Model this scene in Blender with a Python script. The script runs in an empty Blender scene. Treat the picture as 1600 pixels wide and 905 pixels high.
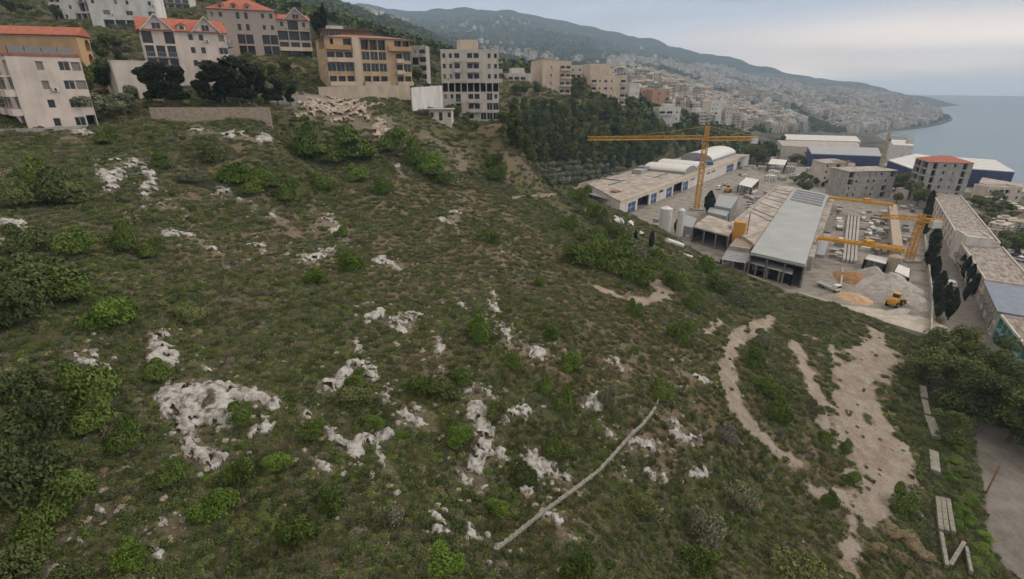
import bpy, math, random
import numpy as np
from mathutils import Vector, Matrix
R = math.radians
random.seed(7); rng = np.random.default_rng(11)
S = bpy.context.scene
COL = S.collection

# ------------------------------------------------------------------ camera, world, sun, exposure
H = 50.0; PITCH = R(21.9); F = 800.0; CU, CV = 800.0, 452.5
SI, CO = math.sin(PITCH), math.cos(PITCH)
cd = bpy.data.cameras.new('camera'); cam = bpy.data.objects.new('camera', cd); COL.objects.link(cam)
cd.sensor_width = 36; cd.lens = 36*F/1600; cd.clip_start = 0.5; cd.clip_end = 60000
cam.location = (0, 0, H); cam.rotation_euler = (R(90)-PITCH, 0, 0); S.camera = cam

SUN_EL, SUN_AZ = R(38), R(75)          # azimuth measured from +Y (view) towards +X: the bright side over the sea
W = bpy.data.worlds.new('World'); S.world = W; W.use_nodes = True
nt = W.node_tree; nt.nodes.clear()
def N(t, typ, **k):
    n = t.nodes.new(typ)
    for a, b in k.items(): setattr(n, a, b)
    return n
out = N(nt, 'ShaderNodeOutputWorld'); bg = N(nt, 'ShaderNodeBackground'); bg2 = N(nt, 'ShaderNodeBackground')
sky = N(nt, 'ShaderNodeTexSky', sky_type='NISHITA'); sky.sun_disc = False
sky.sun_elevation = SUN_EL; sky.sun_rotation = SUN_AZ; sky.dust_density = 3.0; sky.air_density = 1.2
nt.links.new(sky.outputs[0], bg.inputs[0]); bg.inputs[1].default_value = 0.06
# overcast deck laid over the clear sky: colour by elevation, streaked by noise
tc = N(nt, 'ShaderNodeTexCoord'); sp = N(nt, 'ShaderNodeSeparateXYZ'); nt.links.new(tc.outputs['Generated'], sp.inputs[0])
mp = N(nt, 'ShaderNodeMapping'); mp.inputs['Scale'].default_value = (1.5, 1.5, 9); nt.links.new(tc.outputs['Generated'], mp.inputs[0])
nz = N(nt, 'ShaderNodeTexNoise'); nz.inputs['Scale'].default_value = 1.6; nz.inputs['Detail'].default_value = 5; nz.inputs['Roughness'].default_value = .5
nt.links.new(mp.outputs[0], nz.inputs[0])
ma = N(nt, 'ShaderNodeMath', operation='MULTIPLY_ADD'); nt.links.new(nz.outputs[0], ma.inputs[0]); ma.inputs[1].default_value = .07; ma.inputs[2].default_value = -.035
ad = N(nt, 'ShaderNodeMath', operation='ADD'); nt.links.new(ma.outputs[0], ad.inputs[0]); nt.links.new(sp.outputs[2], ad.inputs[1])
mr = N(nt, 'ShaderNodeMapRange'); mr.inputs[1].default_value = -0.02; mr.inputs[2].default_value = 0.15; nt.links.new(ad.outputs[0], mr.inputs[0])
rp = N(nt, 'ShaderNodeValToRGB'); nt.links.new(mr.outputs[0], rp.inputs[0])
def ramp(r, pts):
    e = r.color_ramp.elements
    while len(e) > 1: e.remove(e[-1])
    e[0].position = pts[0][0]; e[0].color = (*pts[0][1], 1)
    for p, c in pts[1:]:
        q = e.new(p); q.color = (*c, 1)
ramp(rp, [(0, (.90,.92,.95)), (.13, (1.05,1.00,.96)), (.24, (1.75,1.40,1.08)), (.44, (1.50,1.22,.99)), (.62, (.68,.64,.66)), (.75, (.43,.465,.545)), (1, (.39,.43,.52))])
rq = N(nt, 'ShaderNodeValToRGB'); nt.links.new(mr.outputs[0], rq.inputs[0])
ramp(rq, [(0, (.66,.71,.80)), (.5, (.54,.58,.66)), (1, (.38,.42,.51))])
sx = N(nt, 'ShaderNodeMapRange', interpolation_type='SMOOTHSTEP'); sx.inputs[1].default_value = .02; sx.inputs[2].default_value = .5; nt.links.new(sp.outputs[0], sx.inputs[0])
cm = N(nt, 'ShaderNodeMix', data_type='RGBA'); nt.links.new(sx.outputs[0], cm.inputs[0]); nt.links.new(rq.outputs[0], cm.inputs[6]); nt.links.new(rp.outputs[0], cm.inputs[7])
# brighter over the sea (+X side)
bm_ = N(nt, 'ShaderNodeMapRange'); bm_.inputs[1].default_value = -.8; bm_.inputs[2].default_value = .8; bm_.inputs[3].default_value = .95; bm_.inputs[4].default_value = 1.12
nt.links.new(sp.outputs[0], bm_.inputs[0])
nz2 = N(nt, 'ShaderNodeTexNoise'); nz2.inputs['Scale'].default_value = 3.2; nz2.inputs['Detail'].default_value = 6; nt.links.new(mp.outputs[0], nz2.inputs[0])
mr2 = N(nt, 'ShaderNodeMapRange'); mr2.inputs[1].default_value = .3; mr2.inputs[2].default_value = .7; mr2.inputs[3].default_value = .82; mr2.inputs[4].default_value = 1.14; nt.links.new(nz2.outputs[0], mr2.inputs[0])
mm = N(nt, 'ShaderNodeMath', operation='MULTIPLY'); nt.links.new(bm_.outputs[0], mm.inputs[0]); nt.links.new(mr2.outputs[0], mm.inputs[1])
hm_ = N(nt, 'ShaderNodeMapRange', interpolation_type='SMOOTHSTEP'); hm_.inputs[1].default_value = .16; hm_.inputs[2].default_value = .45; nt.links.new(sp.outputs[2], hm_.inputs[0])
cm2 = N(nt, 'ShaderNodeMix', data_type='RGBA'); nt.links.new(hm_.outputs[0], cm2.inputs[0]); nt.links.new(cm.outputs[2], cm2.inputs[6]); cm2.inputs[7].default_value = (.78,.70,.605,1)
nt.links.new(cm2.outputs[2], bg2.inputs[0]); nt.links.new(mm.outputs[0], bg2.inputs[1])
mx = N(nt, 'ShaderNodeMixShader'); mx.inputs[0].default_value = .9
nt.links.new(bg.outputs[0], mx.inputs[1]); nt.links.new(bg2.outputs[0], mx.inputs[2]); nt.links.new(mx.outputs[0], out.inputs[0])
sl = bpy.data.lights.new('sun', 'SUN'); sun = bpy.data.objects.new('sun', sl); COL.objects.link(sun)
sl.energy = 0.9; sl.angle = R(14); sl.color = (1, .95, .88)
sdir = Vector((math.sin(SUN_AZ)*math.cos(SUN_EL), math.cos(SUN_AZ)*math.cos(SUN_EL), math.sin(SUN_EL)))
sun.rotation_euler = sdir.to_track_quat('Z', 'Y').to_euler()
S.view_settings.view_transform = 'Standard'; S.view_settings.look = 'None'; S.view_settings.exposure = 0.62; S.view_settings.gamma = 1
S.cycles.use_denoising = True; S.cycles.use_adaptive_sampling = True; S.cycles.adaptive_threshold = 0.03
S.cycles.max_bounces = 4; S.cycles.diffuse_bounces = 2; S.cycles.glossy_bounces = 2; S.cycles.transmission_bounces = 2
S.cycles.transparent_max_bounces = 4; S.cycles.volume_bounces = 0; S.cycles.caustics_reflective = False; S.cycles.caustics_refractive = False

# ------------------------------------------------------------------ helpers
def tag(o, label=None, cat=None, group=None, kind=None):
    if label: o['label'] = label
    if cat: o['category'] = cat
    if group: o['group'] = group
    if kind: o['kind'] = kind
    return o
def empty(name, loc=(0,0,0), rz=0):
    o = bpy.data.objects.new(name, None); COL.objects.link(o); o.location = loc; o.rotation_euler = (0,0,rz); o.empty_display_size = .5
    return o
def link(name, me, parent=None, loc=None, rot=None, scl=None):
    o = bpy.data.objects.new(name, me); COL.objects.link(o); o.parent = parent
    if loc is not None: o.location = loc
    if rot is not None: o.rotation_euler = rot
    if scl is not None: o.scale = scl
    return o
def copy_tree(o, parent=None):
    c = o.copy(); COL.objects.link(c); c.parent = parent
    for ch in list(o.children): copy_tree(ch, c)
    return c
class MB:
    def __init__(s): s.v = []; s.f = []; s.m = []; s.cur = 0; s.X = None
    def add(s, vs, fs):
        b = len(s.v)
        if s.X is not None: vs = [tuple(s.X @ Vector(p)) for p in vs]
        s.v += [tuple(p) for p in vs]; s.f += [tuple(i+b for i in f) for f in fs]; s.m += [s.cur]*len(fs); return s
    def quad(s, a, b, c, d): return s.add([a,b,c,d], [(0,1,2,3)])
    def box(s, x0, y0, z0, x1, y1, z1):
        v = [(x0,y0,z0),(x1,y0,z0),(x1,y1,z0),(x0,y1,z0),(x0,y0,z1),(x1,y0,z1),(x1,y1,z1),(x0,y1,z1)]
        return s.add(v, [(0,3,2,1),(4,5,6,7),(0,1,5,4),(1,2,6,5),(2,3,7,6),(3,0,4,7)])
    def prism(s, pts, z0, z1):
        n = len(pts); v = [(p[0],p[1],z0) for p in pts]+[(p[0],p[1],z1) for p in pts]
        return s.add(v, [tuple(range(n-1,-1,-1)), tuple(range(n,2*n))]+[(i,(i+1)%n,n+(i+1)%n,n+i) for i in range(n)])
    def tube(s, p, q, r, n=6, r2=None, cap=True):
        p, q = Vector(p), Vector(q); r2 = r if r2 is None else r2
        d = (q-p); 
        if d.length < 1e-6: return s
        a = d.normalized().orthogonal().normalized(); b = d.normalized().cross(a)
        v = []
        for c, rr in ((p, r), (q, r2)):
            for i in range(n):
                t = 2*math.pi*(i+.5)/n; v.append(tuple(c+a*rr*math.cos(t)+b*rr*math.sin(t)))
        f = [(i,(i+1)%n,n+(i+1)%n,n+i) for i in range(n)]
        if cap: f += [tuple(range(n-1,-1,-1)), tuple(range(n,2*n))]
        return s.add(v, f)
    def mesh(s, name, mats, smooth=False):
        me = bpy.data.meshes.new(name); me.from_pydata(s.v, [], s.f)
        for m in (mats if isinstance(mats, (list, tuple)) else [mats]): me.materials.append(m)
        if any(s.m): me.polygons.foreach_set('material_index', s.m)
        if smooth: me.polygons.foreach_set('use_smooth', [True]*len(s.f))
        me.update(); return me
    def build(s, name, mats, parent=None, loc=None, rot=None, smooth=False):
        return link(name, s.mesh(name, mats, smooth), parent, loc, rot)

def mat(name, base, base2=None, scale=1.0, rough=.85, bump=0.0, bscale=None, metal=0, detail=5, coord='Object', spec=.3, lo=.35, hi=.65, extra=None, stretch=None):
    m = bpy.data.materials.new(name); m.use_nodes = True; t = m.node_tree; p = t.nodes['Principled BSDF']
    p.inputs['Roughness'].default_value = rough; p.inputs['Metallic'].default_value = metal; p.inputs['Specular IOR Level'].default_value = spec
    tcn = N(t, 'ShaderNodeTexCoord'); co = tcn.outputs[coord]
    if stretch:
        mpn = N(t, 'ShaderNodeMapping'); mpn.inputs['Scale'].default_value = stretch; t.links.new(co, mpn.inputs[0]); co = mpn.outputs[0]
    if base2 is None: p.inputs['Base Color'].default_value = (*base, 1)
    else:
        n = N(t, 'ShaderNodeTexNoise'); n.inputs['Scale'].default_value = scale; n.inputs['Detail'].default_value = detail; n.inputs['Roughness'].default_value = .62
        t.links.new(co, n.inputs[0]); r = N(t, 'ShaderNodeValToRGB'); t.links.new(n.outputs[0], r.inputs[0])
        pts = [(lo, base), (hi, base2)]
        if extra: pts = [(lo, base), ((lo+hi)/2, extra), (hi, base2)]
        ramp(r, pts); t.links.new(r.outputs[0], p.inputs['Base Color'])
    if bump:
        n2 = N(t, 'ShaderNodeTexNoise'); n2.inputs['Scale'].default_value = bscale or scale*4; n2.inputs['Detail'].default_value = 6
        t.links.new(co, n2.inputs[0]); b = N(t, 'ShaderNodeBump'); b.inputs['Strength'].default_value = bump; b.inputs['Distance'].default_value = .1
        t.links.new(n2.outputs[0], b.inputs['Height']); t.links.new(b.outputs[0], p.inputs['Normal'])
    return m
def leafmat(name, a, b, c=None, nscale=.6):
    m = bpy.data.materials.new(name); m.use_nodes = True; t = m.node_tree; p = t.nodes['Principled BSDF']
    p.inputs['Roughness'].default_value = .75; p.inputs['Specular IOR Level'].default_value = .15
    g = N(t, 'ShaderNodeNewGeometry'); oi = N(t, 'ShaderNodeObjectInfo'); tcn = N(t, 'ShaderNodeTexCoord')
    n = N(t, 'ShaderNodeTexNoise'); n.inputs['Scale'].default_value = nscale; n.inputs['Detail'].default_value = 3; t.links.new(tcn.outputs['Object'], n.inputs[0])
    a1 = N(t, 'ShaderNodeMath', operation='MULTIPLY_ADD'); t.links.new(g.outputs['Random Per Island'], a1.inputs[0]); a1.inputs[1].default_value = .42; t.links.new(n.outputs[0], a1.inputs[2])
    a2 = N(t, 'ShaderNodeMath', operation='MULTIPLY_ADD'); t.links.new(oi.outputs['Random'], a2.inputs[0]); a2.inputs[1].default_value = .5; t.links.new(a1.outputs[0], a2.inputs[2])
    mr_ = N(t, 'ShaderNodeMapRange'); mr_.inputs[1].default_value = .45; mr_.inputs[2].default_value = 1.45; t.links.new(a2.outputs[0], mr_.inputs[0])
    r = N(t, 'ShaderNodeValToRGB'); t.links.new(mr_.outputs[0], r.inputs[0])
    ramp(r, [(0, a), (.5, c), (1, b)] if c else [(0, a), (1, b)])
    t.links.new(r.outputs[0], p.inputs['Base Color'])
    return m

# ------------------------------------------------------------------ numeric noise
def vnoise(x, y, seed=0):
    x = np.asarray(x, float); y = np.asarray(y, float)
    xi = np.floor(x).astype(np.int64); yi = np.floor(y).astype(np.int64); fx = x-xi; fy = y-yi
    fx = fx*fx*(3-2*fx); fy = fy*fy*(3-2*fy)
    def h(a, b):
        n = (a*374761393 + b*668265263 + seed*974634777) & 0xffffffff
        n = ((n ^ (n >> 13))*1274126177) & 0xffffffff
        return ((n ^ (n >> 16)) & 0xffff)/65535.0
    return (h(xi,yi)*(1-fx)+h(xi+1,yi)*fx)*(1-fy)+(h(xi,yi+1)*(1-fx)+h(xi+1,yi+1)*fx)*fy
def fbm(x, y, s, octv=4, seed=0, gain=.5):
    a, t, tot = 1.0, 0, 0
    for o in range(octv):
        t = t + a*vnoise(x/s*(2**o)+17.3*o, y/s*(2**o)-9.1*o, seed+o); tot += a; a *= gain
    return t/tot           # 0..1
def sst(a, b, x):
    t = np.clip((x-a)/(b-a), 0, 1); return t*t*(3-2*t)

# ------------------------------------------------------------------ where things stand (surveyed from the photograph)
def zt(v, t): return H + t*(-SI-(v-CV)/F*CO)
def wut(u, t, z): return ((u-CU)/F*t, (t-(H-z)*SI)/CO, z)
def wuvt(u, v, t): return wut(u, t, zt(v, t))
def at(u, v, z=0.0):
    dz = -SI-(v-CV)/F*CO; t = (z-H)/dz; return ((u-CU)/F*t, (CO-(v-CV)/F*SI)*t, z)
def proj(x, y, z):
    t = np.asarray(y)*CO+(H-z)*SI; up = y*SI-(H-z)*CO
    return CU+F*x/t, CV-F*up/t

CP = [wuvt(*p) for p in [
 (-200,900,24),(100,900,27),(400,900,29),(800,900,32),(1100,900,40),(1300,900,45),(1450,900,50),(1580,900,55),
 (-200,700,30),(100,700,33),(400,640,40),(620,640,43),(800,640,46),(1000,640,53),(1100,640,58),(1250,640,69),(1370,640,77),(1450,650,80),
 (1370,800,56),(1200,800,51),(1000,780,44),(600,780,35),(1460,800,60),
 (-200,540,36),(50,560,38),(250,540,44),(500,540,49),(750,540,54),(950,540,64),(1100,500,85),(1200,560,81),(1350,540,94),(1440,534,103),
 (-200,430,44),(100,450,47),(300,430,56),(500,430,65),(700,430,74),(900,440,84),(1050,450,98),(1150,450,118),(1200,465,120),
 (-200,320,56),(100,320,62),(300,320,76),(500,320,90),(700,320,105),(800,320,118),(900,350,130),(1000,370,140),(1080,400,146),(1130,420,139),
 (100,230,82),(300,230,92),(450,230,108),(600,230,120),(700,250,128),(760,265,134),(850,305,140),(930,330,150),
 (-200,215,78),(45,207,86),(133,200,92),(300,190,101),(420,200,104),(470,172,122),(520,152,142),(600,185,128),(645,178,140),(690,178,148),(790,195,150),
 (560,160,138),(620,150,152),
 (150,110,130),(300,110,140),(380,110,145),(430,78,165),(640,102,190),(60,40,190),(250,45,180),(300,0,250),(520,60,200),(100,130,112),(0,110,112),(220,160,106),
 (830,143,275),(900,160,292),(950,174,305),(1040,202,338),(1110,222,372),(1000,235,306),(900,250,258),(1080,228,352),(850,290,232),(790,200,205),(830,250,232),(870,300,240),
 (960,215,292),(1000,180,335),(1028,201,333),(1070,206,340),
 (1180,250,400),(1250,235,480),(1400,225,560),
 (1140,200,480),(1200,205,620),(1100,165,600),(1050,140,560),(1200,185,950),(1100,150,1200),(1300,180,1300),(1400,193,1520),(1350,205,1300),
 (1000,120,1100),(1050,110,2000),(900,130,700),(800,135,500),(860,125,900),
 (520,5,1000),(640,42,1000),(700,95,900),(580,25,1000),(760,105,1100),(450,-20,950),(200,-60,800),
 (700,32,3000),(780,28,3000),(850,42,3000),(950,66,3000),(1040,88,3000),(1100,106,3000),(1200,122,3000),(1300,138,3000),(1400,152,2700),(600,30,3000),(400,0,3000),(0,-40,3000),
 (860,75,2000),(760,70,2000),(950,95,2000),(1100,130,2000),(1200,145,2000),(1300,160,1900),(1400,172,1900),
]]
CP += [wut(*p) for p in [(740,200,26),
 (1540,77,.8),(1580,63,1.5),(1500,96,.3),(1600,92,0),(1650,70,0),(1600,125,0),(1600,216,0),(1480,125,0),(1300,183,0),(1200,183,0),(1100,216,0),(1100,275,0),(1400,275,0),(1500,250,0),(1500,333,-4),(1600,350,-15),
 (1300,350,-4),(1700,100,0),(1750,60,0),(1700,250,-10),(1400,350,-8),
 (1500,600,-85),(1600,600,-85),(1700,560,-85),(1450,750,-85),(1420,950,-85),(1420,1200,-82),(1560,1800,-90),(1550,1200,-90),(1700,900,-90),(1700,1800,-90),(1700,3000,-95),(1550,3000,-95),(1480,2600,-85),
 (1330,700,-40),(1380,800,-60),(1480,1870,-67),(1370,1050,-60)]]
CP = np.array(CP)
def warp(x, y):
    r = np.hypot(x, y); return np.stack([np.arctan2(x, y)*2.2, np.log(np.maximum(r, 3))], -1)
_q = warp(CP[:,0], CP[:,1]); _c = .05
_d = np.linalg.norm(_q[:,None]-_q[None], axis=-1)
_A = np.sqrt(_d**2+_c**2)+np.eye(len(CP))*(-1e-3)
_M = np.block([[_A, np.ones((len(CP),1)), _q],[np.ones((1,len(CP))), np.zeros((1,3))],[_q.T, np.zeros((2,3))]])
_sc = np.maximum(10, np.hypot(CP[:,0], CP[:,1]))
_wt = np.linalg.solve(_M, np.concatenate([(CP[:,2]-H)/_sc, np.zeros(3)]))
def zrbf(x, y):
    q = warp(x, y); o = np.zeros(len(q))
    for i in range(0, len(q), 40000):
        d = np.sqrt(((q[i:i+40000,None]-_q[None])**2).sum(-1)+_c**2)
        o[i:i+40000] = d@_wt[:len(CP)]+_wt[len(CP)]+q[i:i+40000]@_wt[-2:]
    return H+o*np.maximum(10, np.hypot(x, y))
def polysd(px, x, y):                       # signed distance to polygon, negative inside
    P = np.array([p[:2] for p in px]); n = len(P); d = np.full(len(x), 1e9); ins = np.zeros(len(x), bool)
    for i in range(n):
        a = P[i]; b = P[(i+1)%n]; e = b-a; wx = x-a[0]; wy = y-a[1]
        h = np.clip((wx*e[0]+wy*e[1])/(e@e), 0, 1); d = np.minimum(d, np.hypot(wx-e[0]*h, wy-e[1]*h))
        c = ((a[1] > y) != (b[1] > y)); 
        with np.errstate(divide='ignore', invalid='ignore'): ins ^= c & (x < (b[0]-a[0])*(y-a[1])/(b[1]-a[1])+a[0])
    return np.where(ins, -d, d)
def segd(P, x, y):
    d = np.full(len(x), 1e9); P = [np.array(p[:2]) for p in P]
    for a, b in zip(P[:-1], P[1:]):
        e = b-a; wx = x-a[0]; wy = y-a[1]; h = np.clip((wx*e[0]+wy*e[1])/max(e@e, 1e-6), 0, 1); d = np.minimum(d, np.hypot(wx-e[0]*h, wy-e[1]*h))
    return d
YARD = [at(*p) for p in [(960,346),(1060,378),(1165,430),(1250,462),(1350,492),(1450,530),(1466,470),(1452,400),(1455,330),(1440,290),(1300,262),(1180,258)]]+[(133,368,0),(36,246,0)]
HCITY = at(1169, 257)
def ground(x, y, fine=True):
    x = np.atleast_1d(np.asarray(x, float)); y = np.atleast_1d(np.asarray(y, float))
    z = zrbf(x, y); r = np.hypot(x, y)
    yd = polysd(YARD, x, y); k = 1-sst(0, 9, yd)
    z = z*(1-k)
    if fine:
        wild = sst(0, 8, yd)
        z = z + wild*(fbm(x, y, 9, 4, 3)-.5)*np.clip(1.6, 0, 9)*sst(12, 30, r)*(1-sst(160, 260, r))
        z = z + sst(280, 900, r)*(fbm(x, y, 170, 5, 8)-.5)*np.clip((r-300)*.03, 0, 60)*sst(-60, 10, z+12)
    return z
_ts = np.geomspace(18, 3600, 260)
def hit(u, v):
    u = np.atleast_1d(np.asarray(u, float)); v = np.atleast_1d(np.asarray(v, float))
    dx = (u-CU)/F; b = (v-CV)/F; dy = CO-b*SI; dz = -SI-b*CO
    T = _ts[None]; X = dx[:,None]*T; Y = dy[:,None]*T; Z = H+dz[:,None]*T
    g = ground(X.ravel(), Y.ravel()).reshape(X.shape); below = Z < g
    i = np.argmax(below, 1); i[~below.any(1)] = len(_ts)-1; i = np.maximum(i, 1); k = np.arange(len(u))
    e0 = Z[k,i-1]-g[k,i-1]; e1 = g[k,i]-Z[k,i]; f = e0/np.maximum(e0+e1, 1e-6); t = _ts[i-1]+(_ts[i]-_ts[i-1])*f
    x = dx*t; y = dy*t
    return np.stack([x, y, ground(x, y)], -1)
def gnd(u, v): return tuple(hit(u, v)[0])
def gz(x, y): return float(ground(x, y)[0])
# ------------------------------------------------------------------ masks traced on the ground
def G(pts): return [tuple(p) for p in hit([p[0] for p in pts], [p[1] for p in pts])]
def line_mask(x, y, pts, w, wob=.5, seed=5):        # pts in picture, w half-width in metres
    d = segd(G(pts), x, y)+(fbm(x, y, 2.6, 5, seed, .6)-.5)*(w*2.2*wob+1.6)
    return 1-sst(w*.25, w*1.35, d)
def blob(x, y, u, v, r):
    c = gnd(u, v); return np.exp(-((x-c[0])**2+(y-c[1])**2)/(r*r))
SOIL = [([(1195,500),(1160,515),(1138,545),(1135,590),(1150,640),(1180,675),(1215,705),(1245,725)], 1.3),
        ([(1205,495),(1185,520),(1150,530)], 1.5),
        ([(1375,540),(1350,580),(1325,640),(1340,690),(1370,740)], 3.7), ([(1340,600),(1370,650),(1390,700),(1400,740)], 3.0),
        ([(1330,740),(1375,770),(1350,810)], 2.0), ([(1372,522),(1380,545),(1370,580)], 2.2), ([(1250,520),(1300,540),(1320,600)], .9), ([(1290,690),(1320,700)],.8), ([(1280,770),(1330,790)], 1.8), ([(1330,800),(1325,890)], .9),
        ([(940,452),(985,470),(1020,470),(1042,450)], 1.4), ([(1025,440),(1040,465)], 1.5),
        ([(1240,535),(1270,600),(1285,660)], 1.3), ([(1125,500),(1100,520)], .6)]
BROWN = [(760,340,14),(830,380,13),(880,430,12),(940,500,9),(1010,520,8),(700,300,12),(650,380,8),(560,230,10),(880,800,2.5),(1020,690,3),(1090,640,4),(900,560,5),(1250,560,6),(1300,760,4),(780,420,9),(1340,860,3),(640,560,3),(1120,560,5),(370,380,5),(480,330,6),(560,420,5),(1000,600,5),(700,620,2.5),(1150,870,3)]
LUSH = [(60,620,5),(80,720,5),(60,850,5),(180,620,4),(60,430,5),(170,470,5),(340,780,3),(680,870,3),(800,760,3),(1000,780,3),(690,660,2.5),(90,290,7),(500,230,9),(640,250,9),(580,610,3),(1180,600,3),(1500,760,7),(1530,850,5),(1480,700,6),(960,410,10),(1060,440,8),(1200,800,4),(880,370,9),(1000,400,9),(1120,800,3)]
def soil_mask(x, y):
    m = np.zeros(len(x))
    for pts, w in SOIL: m = np.maximum(m, line_mask(x, y, pts, w))
    return m
_bc = [(gnd(u, v), r) for u, v, r in BROWN]; _lc = [(gnd(u, v), r) for u, v, r in LUSH]
def dry_mask(x, y):
    b = sum(np.exp(-((x-c[0])**2+(y-c[1])**2)/(r*r)) for c, r in _bc); l = sum(np.exp(-((x-c[0])**2+(y-c[1])**2)/(r*r)) for c, r in _lc)
    return np.clip(.36+.62*b-.6*l+(fbm(x, y, 7, 4, 21)-.5)*1.5, 0, 1)
ROADPTS = [at(1462,318), at(1477,360), at(1497,420), at(1512,480), at(1526,540), at(1572,640,0), gnd(1604,760), gnd(1628,880)]
HROAD = G([(445,160),(490,155),(530,151),(580,150),(640,149)])
_rw = [(q[0], q[1]) for q in ROADPTS]
def road_mask(x, y): return 1-sst(4.6, 5.4, segd(ROADPTS, x, y))
def hroad_mask(x, y): return 1-sst(2.6, 3.4, segd(HROAD, x, y))
# limestone traced in the picture: each outcrop a list of capsules (points..., half width px)
ROCKS = [
 ('large pale limestone outcrop spreading down the slope at the lower left', [([(270,620),(330,615),(350,650),(300,640)],26),([(300,660),(300,700),(335,715)],20),([(360,610),(430,625)],14),([(395,680),(415,665)],12),([(260,640),(290,680)],12)]),
 ('pale limestone slab above the large lower left outcrop, its dark pits showing', [([(240,525),(265,560)],13),([(252,530),(250,560)],12)]),
 ('humped grey limestone outcrop beside a leafy shrub near the middle', [([(520,605),(550,575),(580,585)],12),([(505,605),(520,600)],11)]),
 ('narrow limestone ledge stepping down below the humped outcrop', [([(470,640),(500,660),(530,690),(560,710)],8),([(560,690),(610,675)],7),([(590,710),(615,745)],6)]),
 ('small pale limestone hump under the round bright bush', [([(635,650),(670,665)],14),([(650,640),(675,655)],9)]),
 ('tall limestone outcrop running downhill below the middle of the slope', [([(745,640),(760,690),(735,745)],17),([(715,735),(750,760)],12),([(765,700),(785,715)],9),([(735,610),(745,640)],9)]),
 ('limestone outcrop right of the tall one with a pointed top', [([(830,715),(850,735),(885,748)],11)]),
 ('rounded pale boulder outcrop beside the upper end of the old pipe', [([(990,690),(1022,695)],13),([(985,700),(1000,690)],9)]),
 ('slanting limestone outcrop right of the pipe under dry brush', [([(1040,650),(1065,685)],10),([(1065,680),(1090,690)],7)]),
 ('rugged limestone patch across the pipe, lower part of the slope', [([(850,800),(870,815)],10),([(880,835),(905,845)],5)]),
 ('forked limestone outcrop at the upper left, like an open ring', [([(160,270),(175,290),(185,270)],9),([(180,260),(215,255),(235,268),(242,290)],6),([(228,295),(222,325)],8),([(250,322),(270,326)],4)]),
 ('rock band lying below the long retaining wall', [([(345,212),(380,214),(420,218)],6),([(300,205),(340,208)],4)]),
 ('low limestone slab at the centre of the slope', [([(612,505),(645,497)],9),([(625,515),(645,510)],7)]),
 ('small paired limestone slabs left of the low central slab', [([(575,495),(598,488)],6)]),
 ('limestone crest right of the bright round bush', [([(770,460),(775,485)],5),([(785,510),(797,545)],6),([(765,480),(770,470)],5)]),
 ('thin limestone scar running down through the upper slope', [([(425,335),(445,350),(460,368)],5),([(340,295),(400,322)],2)]),
 ('white limestone patch beside the two round bushes', [([(495,345),(525,350)],6),([(520,360),(545,380)],3.5)]),
 ('loose limestone heap near the two round bushes', [([(470,405),(500,400),(515,395)],5),([(475,398),(480,410)],5)]),
 ('short limestone streak right of the two round bushes', [([(590,405),(625,418)],6)]),
 ('long thin limestone streak on the left of the upper slope', [([(265,365),(300,372),(345,400)],4)]),
 ('low limestone rib left of the central slope, half overgrown', [([(685,535),(692,580)],6)]),
 ('flat white stones lying above the bend of the lower slope', [([(820,545),(855,552)],6)]),
 ('broken limestone ledge above the tall outcrop', [([(720,600),(775,620)],6),([(790,650),(820,645)],9)]),
 ('grey boulder cluster below the right of the centre', [([(915,632),(935,632)],9),([(925,620),(940,615)],5)]),
 ('small grey boulder above the pipe, left side', [([(945,668),(955,680)],7)]),
 ('low white ledge on the right of the slope below the soil scar', [([(1060,585),(1105,595)],5)]),
 ('broken stones scattered below the pipe end', [([(1010,735),(1035,750)],6),([(960,740),(985,750)],5),([(1030,745),(1040,730)],5)]),
 ('single pale rock at the right of the lower slope', [([(1085,738),(1098,735)],8)]),
 ('limestone patch at the bottom left edge of the slope', [([(80,895),(100,890)],11)]),
 ('limestone knob near the bottom left', [([(255,820),(285,832)],12),([(270,800),(285,815)],6)]),
 ('small white stones below the limestone knob', [([(235,850),(248,870)],9)]),
 ('pair of small white stones at the lower left', [([(155,795),(170,802)],7),([(165,785),(170,780)],4)]),
 ('low pale stones left of the pair at the lower left', [([(90,845),(115,835)],6),([(125,845),(128,845)],5)]),
 ('bare limestone streak on the left above the big outcrop', [([(120,555),(150,575),(165,582)],8),([(140,545),(145,555)],5)]),
 ('small limestone chips on the far left margin', [([(30,590),(50,598)],6)]),
 ('two little white stones low on the middle slope', [([(680,825),(695,828)],7),([(675,800),(685,812)],5)]),
 ('thin limestone streak beside the two little white stones', [([(722,808),(740,835)],5)]),
 ('white stone at the foot of the pipe', [([(780,880),(790,885)],6)]),
 ('pale bare rock on the left edge of the slope', [([(5,350),(35,358)],8),([(5,345),(20,365)],6)]),
 ('limestone chips in a row at the left centre', [([(395,385),(410,390)],6)]),
 ('small limestone knob on the middle left', [([(315,570),(325,580)],5)]),
 ('stones in a thin line under the big left outcrop', [([(480,710),(520,740)],4)]),
 ('white stones at the top of the slope beside the old apartment house', [([(115,205),(135,210)],5),([(125,215),(100,215)],4)]),
 ('pale stones under the two rusty brown patches', [([(600,610),(605,625)],6),([(550,535),(560,545)],6)]),
 ('limestone ledge below the dark shrubs, left of the rocky scarp', [([(620,258),(628,272)],4)]),
 ('low rib of limestone on the upper right of the slope', [([(710,330),(715,345)],4),([(690,345),(710,352)],2.5)]),
 ('thin rib of limestone running down the middle right', [([(780,400),(790,420)],3)]),
 ('small white stone on the bare brown middle slope', [([(716,470),(724,478)],5)]),
 ('low stones left of the right soil scar', [([(960,568),(975,575)],5)]),
 ('pale stone under the pipe, right of the outcrop', [([(820,765),(835,770)],5)]),
]
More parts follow.
